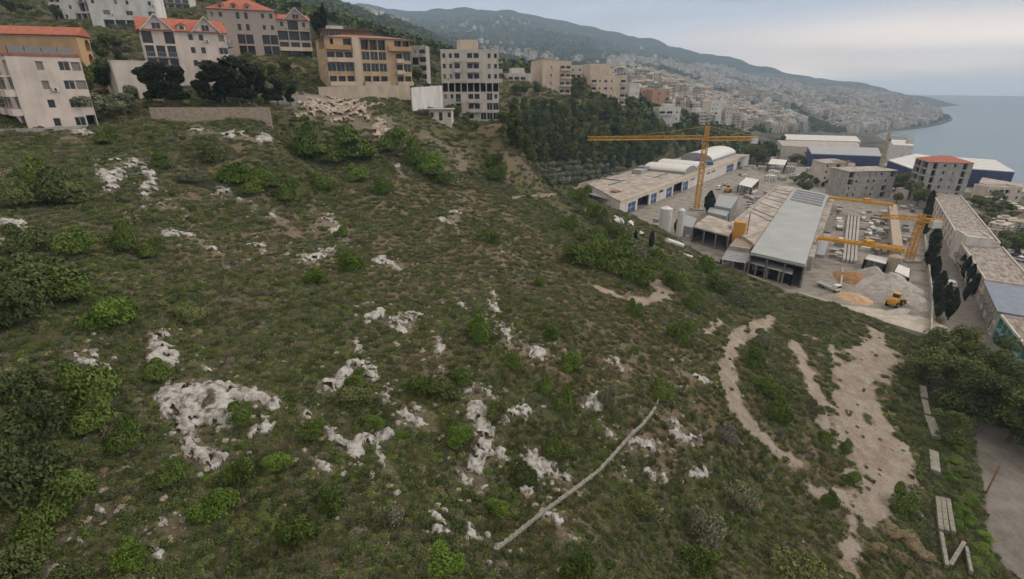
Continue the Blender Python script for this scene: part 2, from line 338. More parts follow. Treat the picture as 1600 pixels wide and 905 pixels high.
SCARP = ('rocky eroded scarp below the upper road', [([(470,165),(520,175),(560,180),(600,195),(615,220)],17),([(520,160),(580,170)],9),([(590,205),(590,215)],10),([(655,205),(700,235)],6),([(715,240),(722,265)],6)])
def rock_field(caps, x, y, z, seed, wob=9.0):
    u, v = proj(x, y, z); d = np.full(len(x), 1e9)
    for pts, r in caps: d = np.minimum(d, segd([(a, b) for a, b in pts], u, v)-r)
    return d

# ------------------------------------------------------------------ materials
M = {}
def gmat():
    m = bpy.data.materials.new('hillside_ground'); m.use_nodes = True; t = m.node_tree; p = t.nodes['Principled BSDF']
    p.inputs['Roughness'].default_value = .95; p.inputs['Specular IOR Level'].default_value = .1
    tcn = N(t, 'ShaderNodeTexCoord'); co = tcn.outputs['Object']
    def nzz(sc, det=6, rg=.65):
        n = N(t, 'ShaderNodeTexNoise'); n.inputs['Scale'].default_value = sc; n.inputs['Detail'].default_value = det; n.inputs['Roughness'].default_value = rg; t.links.new(co, n.inputs[0]); return n.outputs[0]
    def rm(src, pts):
        r = N(t, 'ShaderNodeValToRGB'); t.links.new(src, r.inputs[0]); ramp(r, pts); return r.outputs[0]
    def mix(f, a, b):
        n = N(t, 'ShaderNodeMix', data_type='RGBA'); t.links.new(f, n.inputs[0]); t.links.new(a, n.inputs[6]); t.links.new(b, n.inputs[7]); return n.outputs[2]
    def attr(nm):
        n = N(t, 'ShaderNodeAttribute'); n.attribute_name = nm; return n.outputs['Fac']
    n1 = nzz(1.9, 9, .75); n2 = nzz(5.0, 8, .75); n3 = nzz(.22)
    green = rm(n1, [(.3, (.045,.052,.020)), (.5, (.092,.094,.040)), (.7, (.155,.142,.075))])
    dry = rm(n2, [(.3, (.10,.082,.046)), (.5, (.18,.145,.092)), (.68, (.27,.225,.16))])
    soil = mix(rm(nzz(.45,9,.75), [(.40,(0,0,0)),(.60,(1,1,1))]), rm(n2, [(.3, (.17,.125,.085)), (.5, (.30,.235,.175)), (.7, (.41,.34,.275))]), rm(n2, [(.3, (.31,.26,.215)), (.5, (.41,.355,.305)), (.7, (.50,.445,.395))]))
    pave = rm(nzz(.35, 8, .7), [(.3, (.13,.115,.10)), (.46, (.27,.245,.22)), (.7, (.40,.365,.33))])
    tarm = rm(nzz(.5,7,.7), [(.3, (.19,.17,.15)), (.7, (.32,.295,.265))])
    far = rm(nzz(.012, 9, .7), [(.42, (.010,.020,.013)), (.62, (.022,.034,.020)), (.80, (.09,.085,.065))])
    city = rm(nzz(.03, 8, .75), [(.35, (.025,.035,.02)), (.5, (.075,.075,.06)), (.68, (.20,.185,.165))])
    def sharp(a, amt=.5):
        s = N(t, 'ShaderNodeMath', operation='MULTIPLY_ADD'); t.links.new(n2, s.inputs[0]); s.inputs[1].default_value = amt; t.links.new(a, s.inputs[2])
        r = N(t, 'ShaderNodeMapRange', interpolation_type='SMOOTHSTEP'); r.inputs[1].default_value = .5+amt/2-.25; r.inputs[2].default_value = .5+amt/2+.25; t.links.new(s.outputs[0], r.inputs[0]); return r.outputs[0]
    c = mix(sharp(attr('dry')), green, dry); c = mix(attr('far'), c, far); c = mix(sharp(attr('city')), c, city)
    c = mix(sharp(attr('soil'), .7), c, soil); c = mix(sharp(attr('pave'), .2), c, pave); c = mix(attr('road'), c, tarm)
    t.links.new(c, p.inputs['Base Color'])
    b = N(t, 'ShaderNodeBump'); b.inputs['Strength'].default_value = 1.0; b.inputs['Distance'].default_value = .35; t.links.new(n2, b.inputs['Height']); t.links.new(b.outputs[0], p.inputs['Normal'])
    return m
M['ground'] = gmat()
M['rock'] = mat('limestone', (.09,.085,.078), (.45,.435,.415), 1.5, .92, 1.0, 6, lo=.36, hi=.62, extra=(.34,.325,.30), detail=12)
M['scarp'] = mat('scarp_rock', (.13,.10,.07), (.48,.43,.38), .9, .9, .8, 3, lo=.32, hi=.66, extra=(.28,.225,.175), detail=9)

# ------------------------------------------------------------------ terrain, one sheet in rings round the viewpoint
def grid_mesh(name, x, y, z, na, nr, m):
    me = bpy.data.meshes.new(name); v = np.stack([x, y, z], -1).astype(np.float32)
    i = np.arange((nr-1)*(na-1)); rr = i//(na-1); aa = i % (na-1); a = rr*na+aa
    f = np.stack([a, a+na, a+na+1, a+1], -1)
    me.vertices.add(len(v)); me.vertices.foreach_set('co', v.ravel()); me.loops.add(f.size); me.loops.foreach_set('vertex_index', f.ravel().astype(np.int32))
    me.polygons.add(len(f)); me.polygons.foreach_set('loop_start', (np.arange(len(f))*4).astype(np.int32)); me.polygons.foreach_set('loop_total', np.full(len(f), 4, np.int32))
    me.polygons.foreach_set('use_smooth', np.ones(len(f), bool)); me.update(calc_edges=True); me.validate(); me.materials.append(m); return me
def fattr(me, name, arr):
    at_ = me.attributes.new(name, 'FLOAT', 'POINT'); at_.data.foreach_set('value', np.asarray(arr, np.float32))
def build_ground():
    na, nr = 560, 760
    az = np.linspace(R(-72), R(72), na); r = np.geomspace(9, 4200, nr)
    A_, R_ = np.meshgrid(az, r); x = (R_*np.sin(A_)).ravel(); y = (R_*np.cos(A_)).ravel(); rr = R_.ravel()
    z = ground(x, y)
    me = grid_mesh('ground', x, y, z, na, nr, M['ground'])
    yd = polysd(YARD, x, y); inyard = 1-sst(-1, 1.5, yd+(fbm(x, y, 3, 3, 4)-.5)*2)
    near = rr < 330
    soil = np.zeros(len(x)); soil[near] = soil_mask(x[near], y[near])
    rockm = np.zeros(len(x)); k = rr < 200
    for _, caps in ROCKS+[SCARP]: rockm[k] = np.maximum(rockm[k], 1-sst(0, 14, rock_field(caps, x[k], y[k], z[k], 0)))
    soil = np.maximum(soil, rockm*.42)
    side = 1-sst(4.5, 9, segd([at(1500,330), at(1565,430), at(1620,520)], x, y))
    road = np.zeros(len(x)); road[near] = np.maximum(road_mask(x[near], y[near]), hroad_mask(x[near], y[near]))
    pave2 = 1-sst(-1, 2, polysd([at(1466,310), at(1500,305), at(1620,420), at(1650,560), at(1565,560), at(1500,480)], x, y))
    pave3 = 1-sst(-5, 5, polysd([at(1190,262), at(1240,225), at(1390,222), at(1460,250), at(1560,275), at(1590,300), at(1450,300)], x, y))
    dry = dry_mask(x, y)
    far = sst(330, 480, rr)
    u, v = proj(x, y, z); az_ = np.arctan2(x, y)
    city = sst(380, 520, rr)*sst(R(9), R(15), az_)*(1-sst(50, 150, z+(fbm(x, y, 260, 3, 2)-.5)*120))*(z > -72)
    far = far*(1-0)
    fattr(me, 'soil', soil); fattr(me, 'dry', dry); fattr(me, 'pave', np.maximum(inyard, np.maximum(pave2, pave3*.9*sst(.40,.52,fbm(x, y, 26, 3, 88))))); fattr(me, 'road', road*(1-inyard)); fattr(me, 'far', far); fattr(me, 'city', city)
    tag(link('ground', me), kind='structure')
build_ground()
# sea
sm = mat('sea_water', (.075,.13,.165), (.10,.155,.19), .004, .28, .35, .03, spec=.5)
mb = MB(); n = 128; ring = [(7850*math.sin(2*math.pi*i/n), 7850*math.cos(2*math.pi*i/n), -70) for i in range(n)]; mb.add(ring, [tuple(range(n-1,-1,-1))])
tag(mb.build('sea', sm), kind='structure')
# haze
def build_haze(dens=.00021):
    m = bpy.data.materials.new('haze_air'); m.use_nodes = True; t = m.node_tree; t.nodes.clear()
    o = N(t, 'ShaderNodeOutputMaterial'); v = N(t, 'ShaderNodeVolumePrincipled'); v.inputs['Density'].default_value = dens; v.inputs['Color'].default_value = (.58,.77,1,1)
    v.inputs['Anisotropy'].default_value = 0; t.links.new(v.outputs[0], o.inputs['Volume'])
    mb = MB(); mb.box(-7950, -7950, -140, 7950, 7950, 480); tag(mb.build('haze', m), kind='stuff', label='pale blue sea haze over the far hills and coast', cat='haze')
# ------------------------------------------------------------------ rock outcrops
def outcrop(label, caps, seed, m, hmax=.42, wob=15, group='limestone outcrops on the slope', name='rock_outcrop', edge=0.0, res=.0028):
    us = [p[0] for c, r in caps for p in c]; vs = [p[1] for c, r in caps for p in c]; rm = max(r for c, r in caps)+8
    u0, u1, v0, v1 = min(us)-rm, max(us)+rm, min(vs)-rm, max(vs)+rm
    q = hit([u0,u1,u1,u0,(u0+u1)/2,(u0+u1)/2],[v1,v1,max(v0,150),max(v0,150),v0+rm,v1]); x0, y0 = q[:,0].min(), q[:,1].min(); x1, y1 = q[:,0].max(), q[:,1].max()
    c0 = gnd(np.mean(us), np.mean(vs)); tt = c0[1]*CO+(H-c0[2])*SI; st = max(.1, tt*res)
    nx = min(int((x1-x0)/st)+2, 260); ny = min(int((y1-y0)/st)+2, 260)
    X, Y = np.meshgrid(np.linspace(x0,x1,nx), np.linspace(y0,y1,ny)); x = X.ravel(); y = Y.ravel(); z = ground(x, y)
    d = rock_field(caps, x, y, z, seed); k = tt/50
    s = -d+(fbm((x*.86-y*.5)*1.5, (x*.5+y*.86)*.62, 1.7*k**.5, 6, seed+40, .72)-.5)*2.6*wob-edge
    pits = fbm(x, y, .55*k**.5, 3, seed+60); s = s-np.clip(pits-.56, 0, 1)*90-np.clip(fbm(x, y, 3.2*k**.5, 4, seed+21, .6)-.53, 0, 1)*60+2.0
    sm = s*tt/F                                     # metres
    h = hmax*(1-np.exp(-np.maximum(sm, 0)*2.6/hmax**.3))
    rid = 1-np.abs(2*fbm((x*.86-y*.5)*1.6, (x*.5+y*.86)*.6, .8*k**.5, 4, seed+9)-1)
    h = h*(.45+.9*rid)+np.maximum(sm, 0)*.02+np.where(sm > 0, (fbm(x, y, .4*k**.5, 4, seed+2, .65)-.5)*.9*hmax*np.clip(sm*3,0,1), 0)
    zz = z-.12+np.where(sm > 0, h+.02, sm*1.5)
    keep = sm > -.12
    idx = np.arange(nx*ny).reshape(ny, nx); f = np.stack([idx[:-1,:-1], idx[:-1,1:], idx[1:,1:], idx[1:,:-1]], -1).reshape(-1, 4)
    f = f[keep[f].all(1)]
    if len(f) < 4: return None
    lab_ = np.arange(nx*ny)                          # connected pieces
    while True:
        mn = lab_[f].min(1); new = lab_.copy()
        for q_ in range(4): np.minimum.at(new, f[:,q_], mn)
        new = new[new]
        if (new == lab_).all(): break
        lab_ = new
    fl_ = lab_[f[:,0]]; ids, cnt = np.unique(fl_, return_counts=True); o_ = np.argsort(-cnt); pieces = [ids[q_] for q_ in o_[:9] if cnt[q_] >= max(10, cnt.max()*.02)]
    if not pieces: return None
    o3 = (c0[0], c0[1], gz(c0[0], c0[1])-.2); root = None
    if len(pieces) > 1: root = empty(name, o3); tag(root, label, 'rock', group)
    for pc in pieces:
        fp = f[fl_ == pc]; used = np.unique(fp); re_ = np.full(nx*ny, -1); re_[used] = np.arange(len(used)); nm = name if root is None else 'ledge'
        me = bpy.data.meshes.new(nm); me.from_pydata(np.stack([x-o3[0], y-o3[1], zz-o3[2]], -1)[used].tolist(), [], re_[fp].tolist()); me.materials.append(m)
        me.polygons.foreach_set('use_smooth', [True]*len(me.polygons)); me.update(); ob = link(nm, me, root, (0,0,0) if root else o3)
    return root or tag(ob, label, 'rock', group)
for i, (lab, caps) in enumerate(ROCKS): outcrop(lab, caps, i*13+3, M['rock'])
outcrop(SCARP[0], SCARP[1], 777, M['scarp'], .6, 24, None, 'eroded_scarp', 3, .0026)

# ------------------------------------------------------------------ foliage
LM = {
 'dark': leafmat('leaves_dark', (0.043,0.061,0.023), (0.133,0.162,0.052), (0.078,0.102,0.035)),
 'mid': leafmat('leaves_mid', (0.074,0.095,0.032), (0.209,0.230,0.084), (0.128,0.149,0.054)),
 'bright': leafmat('leaves_bright', (0.066,0.114,0.017), (0.192,0.282,0.048), (0.114,0.182,0.029)),
 'lush': leafmat('leaves_lush', (.055,.088,.018), (.17,.235,.055), (.10,.145,.032)),
 'grey': leafmat('leaves_greyish', (0.100,0.110,0.065), (0.250,0.250,0.163), (0.163,0.173,0.106)),
 'olive': leafmat('leaves_olive', (0.110,0.132,0.088), (0.308,0.341,0.242), (0.198,0.220,0.154)),
 'drygrass': leafmat('dry_grass', (0.121,0.111,0.057), (0.419,0.338,0.223), (0.243,0.200,0.121)),
 'pine': leafmat('pine_needles', (0.028,0.046,0.017), (0.138,0.172,0.057), (0.069,0.098,0.032), .35),
 'cypress': leafmat('cypress_sprays', (.012,.020,.011), (.048,.064,.030), (.026,.037,.018), .5),
 'yellowish': leafmat('leaves_yellowish', (.07,.082,.018), (.24,.22,.06), (.13,.135,.035)),
 'twigs': leafmat('bare_twigs', (0.120,0.102,0.090), (0.312,0.276,0.252), (0.204,0.180,0.162)),
}
M['bark'] = mat('bark', (.07,.05,.035), (.16,.13,.10), 3, .95, .5)
def lump(d, seed, k=2.4):
    r = np.zeros(len(d)); g = np.random.default_rng(seed)
    for _ in range(9):
        c = g.normal(size=3); c /= np.linalg.norm(c); r += np.exp(-((d-c)**2).sum(1)*k)*g.uniform(.25, .6)
    return .62+r*.42
def leaves(n, rx, ry, rz, size, seed, base=0.0, shell=.35, upbias=0.3, flat=.6, lumpk=2.4, zfun=None):
    g = np.random.default_rng(seed); d = g.normal(size=(n,3)); d[:,2] = np.abs(d[:,2])*(1 if base == 0 else 1) if base == 0 else d[:,2]
    d /= np.linalg.norm(d, axis=1)[:,None]; L = lump(d, seed, lumpk); rr = L*(1-shell*g.random(n)**1.6)
    p = d*rr[:,None]*np.array([rx,ry,rz]); p[:,2] += base
    if zfun: p = zfun(p, g)
    nn = d*flat+g.normal(size=(n,3))*.6+np.array([0,0,upbias]); nn /= np.linalg.norm(nn, axis=1)[:,None]
    a = np.cross(nn, g.normal(size=(n,3))); a /= np.linalg.norm(a, axis=1)[:,None]; b = np.cross(nn, a)
    s = size*(.6+.8*g.random(n))[:,None]; w = .45
    bend = nn*s*.18
    q = np.stack([p-a*s*.5-bend, p+b*s*w*.5, p+a*s*.5-bend, p-b*s*w*.5], 1) if False else np.stack([p-a*s*.5-b*s*.3, p+a*s*.5-b*s*.3+bend, p+a*s*.5+b*s*.3, p-a*s*.5+b*s*.3-bend], 1)
    return q.reshape(-1, 3)
def leafmesh(name, q, m, extra=None):
    me = bpy.data.meshes.new(name); q = np.asarray(q, np.float32); n = len(q)//4
    me.vertices.add(len(q)); me.vertices.foreach_set('co', q.ravel()); me.loops.add(n*4); me.loops.foreach_set('vertex_index', np.arange(n*4, dtype=np.int32))
    me.polygons.add(n); me.polygons.foreach_set('loop_start', (np.arange(n)*4).astype(np.int32)); me.polygons.foreach_set('loop_total', np.full(n, 4, np.int32))
    me.update(calc_edges=True); me.materials.append(m); return me
def tuft(n, r, h, seed):
    g = np.random.default_rng(seed); a = g.random(n)*6.283; rr = r*np.sqrt(g.random(n)); p = np.stack([rr*np.cos(a), rr*np.sin(a), np.zeros(n)], -1)
    lean = np.stack([np.cos(a), np.sin(a)], -1)*g.random(n)[:,None]*.6+g.normal(size=(n,2))*.25; hh = h*(.5+.8*g.random(n)); tip = p+np.stack([lean[:,0]*hh, lean[:,1]*hh, hh], -1)
    w = g.normal(size=(n,3))*[1,1,0]; w /= np.linalg.norm(w, axis=1)[:,None]; w *= .026
    return np.stack([p-w, p+w, tip+w*.7, tip-w*.7], 1).reshape(-1, 3)
# --- undergrowth, one mass over the slope
src = bpy.data.collections.new('undergrowth_sources')
def source(name, me):
    o = bpy.data.objects.new(name, me); src.objects.link(o)
srcs = []
for i, (mk, n, rx, rz, sz) in enumerate([('dark',520,.75,.52,.11),('dark',560,.60,.64,.10),('mid',500,.7,.46,.105),('mid',420,.55,.42,.095),('grey',400,.6,.36,.085),('bright',400,.45,.42,.09),('drygrass',300,.75,.22,.10),('twigs',240,.6,.4,.09)]):
    source('ug_%d' % i, leafmesh('undergrowth_clump', leaves(n, rx, rx, rz, sz, 50+i, shell=.6), LM[mk]))
for i, (mk, n, r, h) in enumerate([('drygrass',230,.6,.34),('mid',230,.58,.27),('grey',180,.58,.32)]):
    source('ug_%d' % (8+i), leafmesh('grass_tuft', tuft(n, r, h, 80+i), LM[mk]))
# index: 0,1 dark 2,3 mid 4 grey 5 bright 6 dry mound 7 twigs 8 dry tuft 9 green tuft 10 grey tuft  (collection order is alphabetical: 0,1,10,2..)
_order = sorted(range(11), key=lambda i: 'ug_%d' % i); IDX = {k: _order.index(k) for k in range(11)}
ALLCAPS = [(caps, 1) for _, caps in ROCKS]+[(SCARP[1], 0)]
def scatter_points():
    out_ = []
    for (r0, r1, dens, sc, a0, a1) in [(14, 45, 9.0, .66, -60, 60), (45, 80, 5.5, .80, -58, 58), (80, 130, 2.6, 1.05, -54, 52), (130, 240, .6, 1.6, -52, 36), (240, 420, .16, 2.6, -50, 33)]:
        area = (r1*r1-r0*r0)/2*R(a1-a0); n = int(area*dens)
        rr = np.sqrt(rng.random(n)*(r1*r1-r0*r0)+r0*r0); aa = R(a0)+rng.random(n)*R(a1-a0)
        out_.append(np.stack([rr*np.sin(aa), rr*np.cos(aa), np.full(n, sc)], -1))
    P = np.concatenate(out_); x, y, sc = P.T; z = ground(x, y)
    u, v = proj(x, y, z); k = (u > -120) & (u < 1720) & (v < 1010); x, y, z, sc, u, v = [a[k] for a in (x, y, z, sc, u, v)]
    d = dry_mask(x, y); so = soil_mask(x, y); rd = np.maximum(road_mask(x, y), hroad_mask(x, y)); yd = polysd(YARD, x, y)
    rock = np.full(len(x), 1e9)
    for caps, w in ALLCAPS: rock = np.minimum(rock, rock_field(caps, x, y, z, 0)+(3 if w == 0 else 0))
    pv = np.minimum(polysd([at(1466,310), at(1500,305), at(1620,420), at(1650,560), at(1565,560), at(1500,480)], x, y), polysd([at(1190,262), at(1240,225), at(1390,222), at(1460,250), at(1560,275), at(1590,300), at(1450,300)], x, y))
    pr = rng.random(len(x)); clump = fbm(x, y, 3.5, 3, 31)
    keep = ((pr > so*1.5+.02*(so > .2)) | (pr < .022)) & (rd < .3) & (yd > 1.0) & (pv > 0) & ((rock > 0) | ((pr < .10) & (rock > -14))) & (pr < 1.08-d*.34+.25*(clump-.5))
    x, y, z, sc, d, clump, rock = [a[keep] for a in (x, y, z, sc, d, clump, rock)]
    n = len(x); p = rng.random(n)+d*.95-.28+(clump-.5)*.5; ix = np.zeros(n, int); q = rng.random(n)
    def pick(c, opts):
        o = np.array(opts); ix[c] = o[(q[c]*len(o)).astype(int)]
    pick(p < .12, [0,1,2,2,5,3]); pick((p >= .12)&(p < .42), [0,2,3,3,9,9,4,1,10]); pick((p >= .42)&(p < .75), [3,9,4,9,9,2,8,8,10,10]); pick((p >= .75)&(p < 1.05), [8,9,10,10,8,6,8,7]); pick(p >= 1.05, [8,8,6,10,7,8])
    tall = np.isin(ix, [0,1,2,5])
    s = sc*(.55+.75*rng.random(n)**1.5)*np.where(tall, .85+.5*clump, .9)
    s = np.where((rock < 6) & tall, s*.65, s)
    return x, y, z-.06, s, np.array([IDX[i] for i in range(11)])[ix]
def geonodes_scatter(name, pts, scl, idx, coll, mats=()):
    me = bpy.data.meshes.new(name); n = len(pts); me.vertices.add(n); me.vertices.foreach_set('co', np.asarray(pts, np.float32).ravel())
    fattr(me, 'scl', scl); a = me.attributes.new('idx', 'INT', 'POINT'); a.data.foreach_set('value', np.asarray(idx, np.int32)); fattr(me, 'rz', rng.random(n)*6.283); me.update()
    o = link(name, me); g = bpy.data.node_groups.new(name, 'GeometryNodeTree'); g.interface.new_socket('Geometry', in_out='INPUT', socket_type='NodeSocketGeometry'); g.interface.new_socket('Geometry', in_out='OUTPUT', socket_type='NodeSocketGeometry')
    gi = N(g, 'NodeGroupInput'); go = N(g, 'NodeGroupOutput'); ip = N(g, 'GeometryNodeInstanceOnPoints'); ci = N(g, 'GeometryNodeCollectionInfo'); ci.inputs['Collection'].default_value = coll
    ci.inputs['Separate Children'].default_value = True; ci.inputs['Reset Children'].default_value = True
    def na(nm, ty):
        q = N(g, 'GeometryNodeInputNamedAttribute', data_type=ty); q.inputs[0].default_value = nm; return q.outputs[0]
    m2p = N(g, 'GeometryNodeMeshToPoints'); g.links.new(gi.outputs[0], m2p.inputs[0]); g.links.new(m2p.outputs[0], ip.inputs['Points']); g.links.new(ci.outputs[0], ip.inputs['Instance']); ip.inputs['Pick Instance'].default_value = True
    g.links.new(na('idx', 'INT'), ip.inputs['Instance Index']); g.links.new(na('scl', 'FLOAT'), ip.inputs['Scale'])
    cx = N(g, 'ShaderNodeCombineXYZ'); g.links.new(na('rz', 'FLOAT'), cx.inputs[2]); g.links.new(cx.outputs[0], ip.inputs['Rotation']); g.links.new(ip.outputs[0], go.inputs[0])
    md = o.modifiers.new('scatter', 'NODES'); md.node_group = g; return o
_x, _y, _z, _s, _i = scatter_points()
tag(geonodes_scatter('undergrowth', np.stack([_x, _y, _z], -1), _s, _i, src), 'low green and brown scrub and grass covering the hillside', 'undergrowth', kind='stuff')
print('undergrowth', len(_x))

# --- shrubs one can pick out
SH = {}
def shrub_mesh(kind, var, n=3600, sz=.062):
    if (kind, var) not in SH: SH[(kind, var)] = leafmesh('shrub', np.concatenate([leaves(n//3, r_, r_, r_*.95, sz, 200+var*17+len(kind)+7*q_, shell=.55, lumpk=3.2)+np.array([ox, oy, oz]) for q_, (r_, ox, oy, oz) in enumerate([(.78,0,0,0), (.55,.42*math.cos(var*2+1),.42*math.sin(var*2+1),.05), (.5,.5*math.cos(var*3+3.4),.5*math.sin(var*3+3.4),-.05), (.42,.2*math.cos(var+5),.45*math.sin(var+5),.35)])]), LM[kind])
    return SH[(kind, var)]
def shrub(u, v, wpx, kind, label=None, group=None, hf=.8, name='shrub', i=[0]):
    p = gnd(u, v+wpx*.32); t = p[1]*CO+(H-p[2])*SI; r = wpx*t/F/2*1.30; i[0] += 1
    o = link(name, shrub_mesh(kind, i[0] % 4), loc=(p[0], p[1], p[2]+.18*r), rot=(0,0,random.random()*6.28), scl=(r*.92, r*random.uniform(.8,1.0), r*hf*1.4))
    return tag(o, label, 'shrub', group)
BS = 'bright green shrubs on the slope'
for a in [(748,512,58,'bright','round bright green shrub standing alone at the centre of the slope',.95),
 (548,408,48,'bright','bright green shrub, the upper right of two rounded neighbours',.95),(497,427,44,'bright','bright green shrub, the lower left of two rounded neighbours',.85),
 (180,480,88,'bright','broad bright green shrub at the left beside dark thicket',.75),(370,270,58,'bright','round green shrub on the upper slope with darker bush beside it',.85),
 (535,360,28,'bright','small light green shrub above the two rounded ones',.7),(843,441,24,'bright','small lone green shrub on bare brown slope',1.0),
 (892,560,46,'bright','leafy green shrub to the right of the lone round one, lower down',.8),(720,675,48,'bright','bright green shrub hanging beside the tall limestone outcrop',.9),
 (555,610,62,'mid','wide low shrub growing under the humped grey outcrop',.55),(198,865,64,'bright','bright green shrub near the bottom left of the slope',.95),
 (435,715,50,'bright','mid green shrub right below the large left outcrop',.75),(335,780,76,'bright','large fresh green shrub on the lower left slope',.8),
 (670,255,52,'bright','fresh green shrub on the ridge shoulder below the scarp',.9),(778,790,46,'bright','green shrub left of the old pipe',.8),
 (735,267,16,'mid','tiny round shrub on the upper ridge edge',1.0),(630,676,22,'bright','very small yellow green shrub beside the limestone hump',.7),
 (1102,412,40,'bright','bright green bush on the slope beneath the open sheds',.8),(1235,872,90,'mid','dense dark green bush at the bottom of the slope, right of centre',.7),
 (1133,672,42,'twigs','bare grey twiggy bush on the lower right slope',.6),(1000,780,60,'mid','leafy shrub below the end of the old pipe',.7),
 (772,250,34,'dark','dark shrub on the edge of the upper ridge',.8),(300,485,55,'mid','mid green shrub right of the broad bright one',.6),
 (690,872,74,'bright','fresh green shrub at the bottom edge near the pipe foot',.7)]:
    shrub(a[0], a[1], a[2], a[3], a[4], BS if a[3] == 'bright' else None, a[5])
TH = 'dark shrubs of the hillside thicket'; LB = 'dark leafy shrub merging into the hillside thicket'
for (u, v, w, k) in [(90,290,80,'dark'),(55,275,55,'mid'),(120,300,50,'dark'),(30,300,60,'dark'),(480,225,62,'mid'),(550,228,72,'mid'),(520,240,50,'dark'),(620,215,54,'mid'),(650,240,50,'mid'),(690,275,40,'dark'),(780,272,36,'mid'),
 (770,368,32,'mid'),(195,370,52,'mid'),(240,385,44,'mid'),(60,425,110,'dark'),(30,475,100,'dark'),(110,440,80,'mid'),(45,370,64,'dark'),(110,375,60,'mid'),(415,275,50,'dark'),(395,290,40,'mid'),(450,300,40,'dark'),
 (1055,435,44,'dark'),(920,365,46,'dark'),(960,400,70,'dark'),(900,395,54,'mid'),(1000,420,62,'dark'),(940,385,50,'mid'),(985,392,54,'grey'),(1020,400,44,'mid'),(908,305,34,'dark'),(925,330,34,'mid'),(940,345,30,'dark'),(960,360,36,'mid'),(890,345,30,'mid'),
 (815,735,40,'dark'),(880,625,44,'mid'),(690,605,52,'dark'),(720,590,44,'dark'),(660,600,40,'mid'),(150,640,76,'dark'),(60,650,92,'dark'),(40,740,110,'dark'),(110,760,90,'mid'),(60,830,84,'dark'),(150,600,80,'mid'),(240,575,40,'mid'),(30,600,70,'dark'),(200,680,60,'mid'),
 (1410,775,44,'mid'),(1295,775,26,'mid'),(1330,740,30,'mid'),(1320,700,24,'mid'),(1275,640,24,'grey'),(1290,680,28,'mid'),(1060,515,44,'mid'),(1180,560,40,'mid'),(1200,600,44,'mid'),(1190,530,34,'grey'),(1215,640,40,'mid'),(1080,470,36,'mid'),(1120,440,40,'mid'),(1150,465,36,'grey'),
 (380,645,42,'mid'),(330,625,30,'grey'),(560,590,36,'mid'),(30,870,90,'dark'),(120,890,60,'dark'),(270,735,50,'mid'),(380,730,50,'dark'),(490,660,44,'mid'),(590,655,30,'mid'),(520,770,56,'mid'),(610,800,50,'grey'),(470,830,60,'mid'),(870,700,44,'mid'),(900,880,60,'mid'),(1100,820,60,'grey'),(1160,770,60,'grey'),(1090,870,60,'mid'),
 (600,290,36,'mid'),(560,270,40,'dark'),(500,285,36,'mid'),(300,270,36,'grey'),(250,250,36,'mid'),(170,215,36,'dark'),(330,240,40,'dark'),(860,520,30,'mid'),(800,560,40,'mid'),(990,480,30,'mid'),(1030,610,40,'mid'),(950,620,36,'grey'),(850,600,34,'mid'),(780,640,40,'dark')]:
    shrub(u+random.uniform(-3,3), v+random.uniform(-3,3), w*1.1, {'mid': 'lush', 'dark': random.choice(['dark','mid','lush'])}.get(k, k), LB, TH, random.uniform(.75,1.15))
for (u, v, w) in [(1385,820,46),(1420,838,50),(1372,850,36),(1440,860,44),(1400,862,40)]: shrub(u, v, w*.8, 'drygrass', 'brownish leafless brush at the foot of the bare dirt patch', 'leafless brush below the dirt patch', .5)
BKS = 'leafy green shrub among the trees right of the slope'
for (u, v, w, k) in [(1500,790,36,'bright'),(1530,850,40,'bright'),(1488,715,30,'bright'),(1405,610,30,'dark'),(1408,650,26,'mid'),(1500,750,36,'mid'),(1528,890,40,'mid')]:
    for du, dv in ((0,0),(14,18),(-6,26),(10,-16)): shrub(u+du, v+dv, w*.8, k, 'low fresh green bush on the bank beside the lower road', 'bushes on the road bank', .5)

